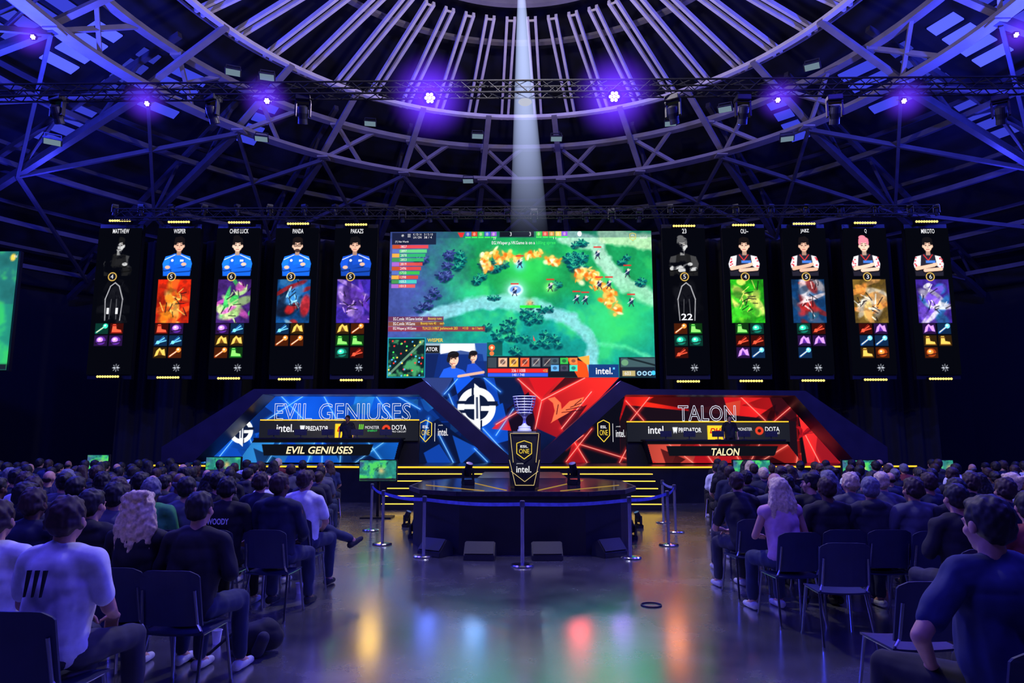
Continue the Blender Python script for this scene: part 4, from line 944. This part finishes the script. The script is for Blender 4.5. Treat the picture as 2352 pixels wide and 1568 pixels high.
def torso(g,P,inf=0.0):
    z0=P['z0']; ln=P['lean']; f=.92 if P['fem'] else 1.0
    ellip(g,(0,-.01,z0),(.175*(1.03 if P['fem'] else 1)+inf,.125+inf,.115+inf*.5))
    capsule(g,(-.05,-.005,z0+.05),(-.07*f,ln*.5,z0+.24),.115*f+inf,.11*f+inf); capsule(g,(.05,-.005,z0+.05),(.07*f,ln*.5,z0+.24),.115*f+inf,.11*f+inf)
    ellip(g,(0,ln*.7-.005,z0+.31),(.18*f+inf,.118+inf,.16+inf))
    ellip(g,(0,ln-.02,z0+.4),(.165*f+inf,.1+inf,.1+inf))
    for s in(-1,1): capsule(g,(s*.05,ln-.015,z0+.465),(s*.175*f,ln-.01,z0+.43),.058+inf,.062+inf)
    if P['fem']:
        for s in(-1,1): ellip(g,(s*.075,ln*.8+.085,z0+.31),(.06+inf,.055+inf,.06+inf))
def build_person(P,vox,name='person',joined=False,seed=0):
    P={**SIT,**P}; P['z0']=.59 if not P['stand'] else .93; z0=P['z0']; ln=P['lean']; f=.92 if P['fem'] else 1
    sh={'L':Vector((-.195*f,ln-.01,z0+.42)),'R':Vector((.195*f,ln-.01,z0+.42))}
    hip={'L':Vector((-.095,.01,z0-.03)),'R':Vector((.095,.01,z0-.03))}
    hr=Matrix.Rotation(P['headrot'],3,'Z')@Matrix.Rotation(P['headtilt'],3,'X')
    nk=Vector((0,ln-.01,z0+.5)); hc=nk+Vector((0,.02+ln*.15,.135))
    def H(v): return hc+hr@Vector(v)
    g=G(); torso(g,P,-.004)
    capsule(g,nk-Vector((0,0,.04)),hc-Vector((0,.01,.05)),.058,.052)
    ellip(g,H((0,-.008,.03)),(.076,.095,.09),hr); ellip(g,H((0,.03,-.03)),(.06,.062,.078),hr); ellip(g,H((0,.055,-.085)),(.03,.03,.025),hr)
    capsule(g,H((0,.092,.012)),H((0,.114,-.03)),.009,.015); ellip(g,H((0,.088,-.055)),(.024,.012,.009),hr)
    for s in(-1,1):
        ellip(g,H((s*.031,.083,.028)),(.02,.012,.007),hr); ellip(g,H((s*.031,.079,.008)),(.013,.012,.009),hr); ellip(g,H((s*.08,-.004,-.002)),(.012,.02,.032),hr); ellip(g,H((s*.05,.05,-.02)),(.022,.025,.025),hr)
    for k,s in(('L',-1),('R',1)):
        el,wr=[Vector(v) for v in P['arm'+k]]
        capsule(g,sh[k],el,.05*f,.038*f); capsule(g,el,wr,.038*f,.025*f); hand(g,wr,(wr-el).normalized()+Vector((-s*.25,0,-.1)),-s)
        kn,an=[Vector(v) for v in P['leg'+k]]; capsule(g,hip[k],kn,.085,.056); capsule(g,kn,an,.055,.036); capsule(g,an,an+Vector((0,.1,-.05)),.036,.03)
    body=remesh(g,vox,3)
    inf=.012 if not joined else .02; g=G(); torso(g,P,inf)
    capsule(g,nk-Vector((0,0,.05)),nk-Vector((0,0,.015)),.075,.066)
    for k in 'LR':
        el,wr=[Vector(v) for v in P['arm'+k]]
        if P['sleeve']=='none': continue
        if P['sleeve']=='short': capsule(g,sh[k],sh[k].lerp(el,.72),.062*f,.058*f)
        else: capsule(g,sh[k],el,.064*f,.054*f); capsule(g,el,el.lerp(wr,.93),.054*f,.04*f)
    if P['sleeve']=='hood': ellip(g,nk+Vector((0,-.06,-.01)),(.12,.075,.07))
    shirt=remesh(g,vox*1.15,4,.02,seed,11)
    g=G(); ellip(g,(0,-.01,z0-.02),(.183,.138,.11))
    for k in 'LR':
        kn,an=[Vector(v) for v in P['leg'+k]]; capsule(g,hip[k],kn,.097,.07); capsule(g,kn,an.lerp(kn,.1),.07,.055)
    trou=remesh(g,vox*1.15,4,.014,seed+5,12)
    shoes=[]
    for k in 'LR':
        g=G(); kn,an=[Vector(v) for v in P['leg'+k]]; dd=Vector((0,1,0)) if P['leg'+k][1][2]<.2 else Vector((.3*(1 if k=='L' else -1),.8,.3)).normalized()
        b=an-Vector((0,0,.04)); capsule(g,b-dd*.04,b+dd*.05,.042,.04); capsule(g,b+dd*.04-Vector((0,0,.008)),b+dd*.17-Vector((0,0,.015)),.038,.03)
        shoes.append(remesh(g,vox*1.3,3))
    g=G(); h=P['hair']; q_=.012 if joined else .004
    if h!='bald':
        ellip(g,H((0,-.022,.045)),(.085+q_,.098+q_,.09+q_),hr); ellip(g,H((0,-.05,.0)),(.078+q_,.066+q_,.075),hr); ellip(g,H((0,.03,.095)),(.06,.055,.03),hr)
        for s in(-1,1): ellip(g,H((s*.07,.0,.035)),(.016,.045,.045),hr)
        if h=='long' or h=='curly':
            for s in(-1,-.5,0,.5,1):
                a=H((s*.075,-.04-.03*(1-abs(s)),.03)); b=Vector((hc.x+s*.1,ln-.1+.03*abs(s),z0+(.33 if h=='long' else .36))); capsule(g,a,a.lerp(b,.5)+Vector((s*.02,-.01,0)),.045,.05); capsule(g,a.lerp(b,.5)+Vector((s*.02,-.01,0)),b,.05,.028)
            if h=='curly':
                rr=random.Random(3)
                for q in range(70):
                    t_=rr.uniform(-2.6,-.5); zz=rr.uniform(-.2,.12); ellip(g,H((math.cos(t_)*.11,math.sin(t_)*.1-.02,zz)),(.024,.024,.03))
        if h=='bun': ellip(g,H((0,-.12,.06)),(.04,.04,.04),hr)
        if h=='tail': capsule(g,H((0,-.11,.05)),H((0,-.13,-.14)),.03,.015)
        if h=='messy':
            rr=random.Random(5)
            for q in range(60):
                t_=rr.uniform(-3.1,0); zz=rr.uniform(-.03,.13); rad=.088*math.cos(min(1.4,max(0,zz)*9)); ellip(g,H((math.cos(t_)*rad,math.sin(t_)*rad-.02,zz)),(.016,.016,.02))
        if h=='cap': ellip(g,H((0,-.015,.07)),(.09,.105,.07),hr); ellip(g,H((0,.11,.05)),(.06,.06,.01),hr)
    else:
        ellip(g,H((0,-.055,-.02)),(.07,.045,.03),hr); ellip(g,H((0,-.06,.0)),(.074,.048,.03),hr)
    hm=remesh(g,vox,2,.009 if h!='curly' else .014,seed,45)
    if joined:
        me=bpy.data.meshes.new('person'); bm=bmesh.new()
        for i,x in enumerate((body,shirt,trou,hm,shoes[0],shoes[1])):
            k=len(bm.faces); bm.from_mesh(x); bm.faces.ensure_lookup_table()
            for fc in bm.faces[k:]: fc.material_index=min(i,4); fc.smooth=True
        bm.to_mesh(me); bm.free()
        return put(name,me,[skinM,shirtM,trouM,hairM,shoeM],origin=(0,0,0))
    r=put(name,body,skinM,origin=(0,0,0))
    put('shirt',shirt,shirtM,r,origin=(0,0,0)); put('trousers',trou,trouM,r,origin=(0,0,0)); put('hair' if h!='cap' else 'cap',hm,hairM,r,origin=(0,0,0))
    for x in shoes: put('shoe',x,shoeM,r,origin=(0,0,0))
    return r
VX=.0095
cross=dict(legR=[(.16,.42,.55),(.14,.44,.09)],legL=[(.02,.42,.68),(.36,.62,.5)])
NEAR={
'tee':build_person(dict(hair='messy',headrot=.15),VX,seed=1),
'long':build_person(dict(hair='short',sleeve='long',lean=.03,armL=[(-.27,.04,.78),(-.06,.26,.82)],armR=[(.27,.04,.78),(.06,.25,.8)]),VX,seed=2),
'hood':build_person(dict(hair='short',sleeve='hood',headrot=-.25,legL=[(-.2,.44,.53),(-.24,.43,.09)]),VX,seed=3),
'curly':build_person(dict(hair='curly',fem=True,headrot=-.1),VX,seed=4),
'longhair':build_person(dict(hair='long',fem=True,sleeve='none',lean=.08,headrot=.2,armL=[(-.26,.12,.78),(-.1,.36,.76)]),VX,seed=5),
'crossed':build_person(dict(hair='short',headrot=-.1,**cross),VX,seed=6),
'bald':build_person(dict(hair='bald',sleeve='long',lean=-.02,headrot=.1),VX,seed=7),
'bun':build_person(dict(hair='bun',fem=True,headrot=.5,sleeve='long'),VX,seed=8),
'akimbo':build_person(dict(hair='short',headrot=.1,headtilt=-.05,lean=.02,armL=[(-.4,-.04,.8),(-.22,.16,.62)],armR=[(.3,.0,.78),(.2,.3,.64)],legL=[(-.26,.42,.54),(-.3,.46,.09)],legR=[(.16,.44,.53),(.16,.44,.09)]),.0085,seed=9),
'forward':build_person(dict(hair='short',lean=.14,headtilt=-.1,headrot=-.5,armL=[(-.24,.28,.7),(-.06,.48,.66)],armR=[(.24,.28,.7),(.06,.48,.66)]),VX,seed=10),
'turned':build_person(dict(hair='cap',headrot=.9,lean=.0),VX,seed=11),
}
FAR=[build_person(dict(hair=h,headrot=hr_,sleeve=sl,fem=fm,lean=ln_),.017,joined=True,seed=20+i) for i,(h,hr_,sl,fm,ln_) in enumerate((('short',0,'short',False,0),('messy',.3,'long',False,.03),('long',-.2,'short',True,0),('bald',.1,'long',False,-.02),('short',-.5,'hood',False,.06),('tail',.3,'short',True,.02),('cap',0,'short',False,0),('bun',-.1,'long',True,.03)))]
STAND=build_person(dict(stand=True,hair='short',armL=[(-.27,0,1.08),(-.25,.12,.86)],armR=[(.27,0,1.08),(.25,.12,.86)],legL=[(-.11,.02,.5),(-.12,0,.09)],legR=[(.11,.02,.5),(.12,0,.09)]),.011,seed=30)
def solid(n,c,r=.8): return M(n,c,r,0,.15,15,.1)
SH={'black':solid('black_cloth',(20,20,28)),'navy':solid('navy_cloth',(24,30,58)),'grey':solid('grey_cloth',(80,82,94)),'white':solid('white_cloth',(225,225,228)),'blue':solid('blue_cloth',(34,46,90)),'green':solid('green_cloth',(60,150,84)),'red':solid('red_cloth',(120,40,45)),'dark grey':solid('dark_grey_cloth',(44,45,56)),'pink':solid('pink_cloth',(200,150,170))}
HR={'dark':M('dark_hair',(22,16,14),.6,0,.3,60,.3),'brown':M('brown_hair',(56,36,26),.6,0,.3,60,.3),'blond':M('blond_hair',(222,196,150),.5,0,.25,60,.4),'grey':M('grey_hair',(110,110,116),.6,0,.3,60,.3)}
SK=[M('skin_light',(200,148,124),.5,0,.06),M('skin_tan',(166,114,90),.5,0,.06),M('skin_deep',(100,64,48),.5,0,.06)]
TR=[solid('denim',(34,42,74)),solid('black_trousers',(18,18,24)),solid('grey_trousers',(50,50,60))]
HN={'tee':'short hair','long':'short hair','hood':'short hair','curly':'wavy hair','longhair':'long hair','crossed':'short hair','bald':'bald head','bun':'hair in a bun','akimbo':'short hair','forward':'short hair','turned':'cap'}
def person(kind,x,y,sc,hc_,rz=None,s=1.0,far=False,tr=None):
    r=random
    mats={'skin':SK[0 if r.random()<.7 else r.choice((1,2))],'shirt':SH[sc],'trousers':TR[tr if tr is not None else r.randrange(3)],'hair':HR[hc_],'shoes':r.choice((shoeM,SH['black'],SH['black']))}
    o=clone(FAR[kind] if far else NEAR[kind],(x,y,0),r.uniform(-.12,.12) if rz is None else rz,s,mats)
    hn=('short hair','messy hair','long hair','thinning hair','short hair','ponytail','cap','bun')[kind] if far else HN[kind]
    top={'hood':'hooded top','long':'long-sleeved top','longhair':'sleeveless top'}.get(kind,'shirt') if not far else 'top'
    hcol=hc_+' ' if hn not in('cap','bald head') else ''
    tag(o,'seated person in '+sc+' '+top+' with '+hcol+hn,'person','seated audience members'); return o
chM=M('chair_shell',(34,40,72),.5,0,.12,6)
def shell(f,nu=8,nv=8,th=.014):
    V=[];n=(nu+1)*(nv+1)
    for k in(0,1):
        for j in range(nv+1):
            for i in range(nu+1):
                p,nn=f(-1+2*i/nu,j/nv); V.append(p+nn*(th*k))
    Fc=[]
    for j in range(nv):
        for i in range(nu):
            a=j*(nu+1)+i; Fc.append((a,a+1,a+nu+2,a+nu+1)); Fc.append((a+n+nu+1,a+n+nu+2,a+n+1,a+n))
    per=[i for i in range(nu+1)]+[j*(nu+1)+nu for j in range(1,nv+1)]+[nv*(nu+1)+i for i in range(nu-1,-1,-1)]+[j*(nu+1) for j in range(nv-1,0,-1)]
    for a,b in zip(per,per[1:]+per[:1]): Fc.append((b,a,a+n,b+n))
    return G().add(V,Fc).mesh()
def fseat(u,v): return Vector((u*.215*(1-.1*v**6),-.2+v*.42,.45-.012*(1-u*u)-.06*max(0,v-.8))),Vector((0,0,-1))
def fback(u,v):
    w=.215*(1-.04*v); 
    if v>.93: w*=.96
    return Vector((u*w,-.235-.075*v+.03*u*u,.5+v*.37-(.03*abs(u)**6 if v>.9 else 0))),Vector((0,-1,0))
def leg_mesh(s,fb):
    top=Vector((s*.19,-.16 if fb<0 else .17,.43)); bot=Vector((s*.22,-.27 if fb<0 else .24,.0)); g=G().pipe([top,bot],.012,8)
    if fb<0: g.pipe([top,Vector((s*.19,-.24,.52)),Vector((s*.18,-.285,.74))],.011,8)
    else: g.pipe([top,Vector((s*.19,-.16,.43))],.011,8)
    g.tube(bot,bot+Vector((0,0,.015)),.016,n=8)
    return g.mesh()
chair=empty('chair',(0,0,0),label='dark blue shell chair with chrome legs',cat='chair',group='audience chairs')
put('seat',shell(fseat),chM,chair); put('backrest',shell(fback),chM,chair)
for s in(-1,1):
    for fb in(-1,1): put('leg',leg_mesh(s,fb),chrome,chair,label='thin chrome leg')
bm=bmesh.new()
for i,o in enumerate(KID[chair]):
    k=len(bm.faces); me=o.data.copy(); me.transform(Matrix.Translation(o.location)); bm.from_mesh(me); bm.faces.ensure_lookup_table()
    for fc in bm.faces[k:]: fc.material_index=0 if i<2 else 1
me=bpy.data.meshes.new('chair'); bm.to_mesh(me); bm.free()
farchair=put('chair',me,[chM,chrome],origin=(0,0,0),label='dark blue shell chair with chrome legs',cat='chair',group='audience chairs')
def X(px,Y): return (px-1199)/F*Y*.99
def seatp(kind,px,Y,sc,hc_,rz=None,s=1.0,tr=None):
    x=X(px,Y); o=person(kind,x,Y,sc,hc_,rz,s,False,tr); clone(chair,(x,Y-.02,0),(rz or 0)*.5); return o
seatp('tee',0,4.3,'white','brown')
pw=seatp('tee',160,3.9,'white','brown',rz=-.1,s=1.04)
seatp('curly',330,5.1,'black','blond',rz=.0)
seatp('long',458,5.0,'black','dark',rz=-.1)
seatp('hood',215,5.3,'black','dark'); seatp('tee',80,5.4,'navy','brown')
wd=seatp('tee',524,7.1,'black','dark',rz=0); seatp('hood',645,7.1,'navy','brown',rz=-.1,s=1.03)
seatp('long',428,7.1,'grey','dark'); seatp('tee',350,6.9,'green','grey'); seatp('longhair',262,7.0,'grey','brown')
seatp('long',170,7.1,'navy','dark'); seatp('tee',75,7.1,'black','brown'); seatp('hood',-10,7.1,'dark grey','dark')
seatp('hood',60,6.2,'black','dark'); seatp('tee',265,6.1,'grey','dark')
seatp('crossed',702,8.1,'white','brown',rz=-.12,s=1.02)
seatp('tee',600,8.2,'navy','brown'); seatp('long',500,8.2,'black','dark'); seatp('bald',415,8.2,'grey','grey')
for px in(325,235,145,55): seatp(random.choice(['tee','long','bun','hood']),px,8.2,random.choice(['black','navy','grey','white']),random.choice(['dark','brown']))
seatp('akimbo',2250,3.3,'blue','dark',rz=.1,s=1.08,tr=1)
seatp('hood',2335,5.2,'red','dark')
seatp('longhair',1788,7.0,'pink','blond',rz=.15); seatp('hood',1985,7.2,'dark grey','grey'); seatp('tee',2080,7.1,'grey','brown'); seatp('long',2180,7.0,'black','dark'); seatp('tee',2285,7.0,'navy','brown'); seatp('long',1890,7.2,'black','brown')
seatp('long',2180,6.0,'black','dark')
seatp('forward',1700,8.1,'black','brown',rz=.15); seatp('turned',1852,8.2,'black','dark'); seatp('bald',1770,8.3,'grey','grey')
for px in(1940,2030,2120,2210,2300): seatp(random.choice(['tee','long','bun','hood','forward']),px,8.2,random.choice(['black','navy','grey','white','grey']),random.choice(['dark','brown','blond']))
clone(chair,(X(2040,4.7),4.7,0),.05); clone(chair,(X(1890,6.3),6.3,0),-.05)
clone(chair,(X(2330,3.0),2.55,0),0)
for ri in range(9):
    d=9.15+ri*.95
    for sgn in(-1,1):
        x=2.62+(d-8.1)*.235+random.uniform(-.05,.1)
        while x<.775*d+.3:
            xx=sgn*x+random.uniform(-.06,.06); yy=d+random.uniform(-.1,.1)
            px=1199+xx/d*F
            if not(px<-30 or px>2400):
                if random.random()<.85:
                    sc=random.choices(['black','navy','grey','white','dark grey','blue','red','green','pink'],[32,20,11,9,16,6,3,2,1])[0]; hc_=random.choices(['dark','brown','blond','grey'],[52,33,8,7])[0]
                    if ri<2: person(random.choice(['tee','long','hood','longhair','bald','bun','forward','turned']),xx,yy,sc,hc_,s=random.uniform(.93,1.01))
                    else: person(random.randrange(8),xx,yy,sc,hc_,s=random.uniform(.87,.97),far=True)
                clone(chair if x<3.3 and ri<5 else farchair,(xx,yy-.02,0),0)
            x+=.64
def backprint(o,body,w,h,z,mat,y):
    class Q: pass
    b=Q(); b.Y=y; b.map=lambda x,yy,off=0:Vector((x,y-off,yy))
    t=text(body,b,-w/2,w/2,z+h,z,mat,None,off=.0,name='shirt_lettering',bold=.03); t.parent=o
backprint(wd,'WOODY',.22,.06,.9,M('print_white',(250,250,255),.6),-.178)
g=G()
for k in range(3): g.prism([(-.055+k*.045,-.16,1.0),(-.035+k*.045,-.16,1.0),(-.052+k*.045,-.168,.87),(-.058+k*.045,-.168,.87)],(0,-.012,0))
t=put('shirt_print',g.mesh(),M('print_black',(12,12,16),.7),None,label='three black slashes'); t.parent=pw
p=on(590,1500,0); bp=empty('backpack',(p.x,p.y,0),label='slumped black backpack lying on the floor',cat='bag')
g=G(); ellip(g,(p.x,p.y,.13),(.2,.14,.13)); ellip(g,(p.x-.1,p.y+.02,.1),(.16,.13,.1)); ellip(g,(p.x+.08,p.y,.2),(.1,.09,.08))
put('body',remesh(g,.012,4,.03,2,8),SH['black'],bp); g=G(); capsule(g,(p.x+.05,p.y-.12,.05),(p.x+.1,p.y-.15,.16),.05,.05); put('pocket',remesh(g,.01,3,.01,1),SH['dark grey'],bp)
put('strap',G().pipe([(p.x-.15,p.y-.1,.2),(p.x-.3,p.y-.2,.06),(p.x-.4,p.y-.22,.012),(p.x-.55,p.y-.15,.012)],.012).mesh(),SH['black'],bp)
for px,pyy in((687,1362),(497,1478)):
    p=on(px,pyy,0); put('paper_cup',G().lathe([(.03,0),(.042,.11),(.045,.11),(.045,.115),(.04,.115),(.028,.01)],p,n=20).mesh(),M('cup_white',(210,210,215),.6),label='white paper cup standing on the floor',cat='cup')
for px,lab,sk_ in((797,'person in black polo standing behind a player desk',1),(1677,'person in black shirt standing behind a player desk',0)):
    p=at(px,1007,22.1); st=clone(STAND,(p.x,22.1,SZ),math.pi,.9,{'skin':SK[sk_],'shirt':SH['black'],'trousers':TR[1],'hair':HR['dark']}); tag(st,lab,'person')
drop(list(NEAR.values())+FAR+[STAND,chair,farchair,post,wedge,head,wash,mon])
bpy.data.scenes.remove(TS)

# ============================================================ LIGHTS
w=bpy.data.worlds.new('world'); S.world=w; w.use_nodes=True; w.node_tree.nodes['Background'].inputs[0].default_value=(.006,.006,.09,1); w.node_tree.nodes['Background'].inputs[1].default_value=.25
def area(loc,target,size,e,c):
    l=bpy.data.lights.new('area','AREA'); l.energy=e; l.color=c; l.size=size; o=bpy.data.objects.new('stage_wash_light',l); LINK(o); o.location=loc
    o.rotation_euler=(Vector(target)-Vector(loc)).to_track_quat('-Z','Y').to_euler(); return o
def point(loc,e,c,r=.15):
    l=bpy.data.lights.new('pt','POINT'); l.energy=e; l.color=c; l.shadow_soft_size=r; o=bpy.data.objects.new('roof_uplight',l); LINK(o); o.location=loc; return o
def spot(loc,target,e,c,ang,r=.08,name='added_spot'):
    l=bpy.data.lights.new('sp','SPOT'); l.energy=e; l.color=c; l.spot_size=math.radians(ang); l.spot_blend=.6; l.shadow_soft_size=r; o=bpy.data.objects.new(name,l); LINK(o); o.location=loc
    o.rotation_euler=(Vector(target)-Vector(loc)).to_track_quat('-Z','Y').to_euler(); return o
V_=(.055,.035,1)
area((-6.5,10,9.3),(-6.5,9,0),3,400,V_); area((6.5,10,9.3),(6.5,9,0),3,400,V_)
area((-4.5,2.0,7.5),(-3.5,5,0),2,300,(.1,.075,1)); area((4.5,2.0,7.5),(3.5,5,0),2,250,(.08,.055,1))
area((0,4,8.5),(0,8,0),2.0,110,(.18,.17,1))
area((0,13.5,11.5),(0,22,1.5),2,200,(.8,.8,1))
# coloured spots added for reflection streaks on the aisle floor, no fixture modelled
for x,z,e,c in((-4.75,4.4,34,(1,.6,.12)),(-3.0,3.9,26,(.12,.2,1)),(-1.5,3.9,26,(.2,.45,1)),(.25,4.2,46,(.6,.9,1)),(1.75,3.9,40,(1,.1,.12)),(3.1,3.9,22,(.4,.2,1)),(4.75,4.4,30,(1,.3,.1))):
    spot((x,22.2,z),(x*.45,7,0),e,c,60,.32)
spot((8.5,21.0,8.6),(6.5,11,1),200,(1,.1,.1),50); spot((-8.5,21.0,8.6),(-6.5,11,1),200,(.08,.2,1),50)  # added pair imitating colour spill from the red and blue walls
for x in(-13,13):
    point((x,16,10.3),2600,(.045,.065,1)); point((x*1.2,10,10.5),2600,(.045,.06,1))
for x in(-16,16): point((x,22,9.6),420,(.05,.06,1))
point((0,11,10.6),1500,(1,.93,1)); point((-4.5,17,10.4),130,(.75,.6,1)); point((4.5,17,10.4),130,(.75,.6,1)); point((0,21,10.6),60,(1,.7,.6))
spot((0,6.5,9.8),(0,11.3,2.0),6000,(.85,.88,1),9,.08,'trophy_spot')
bpy.context.view_layer.update()
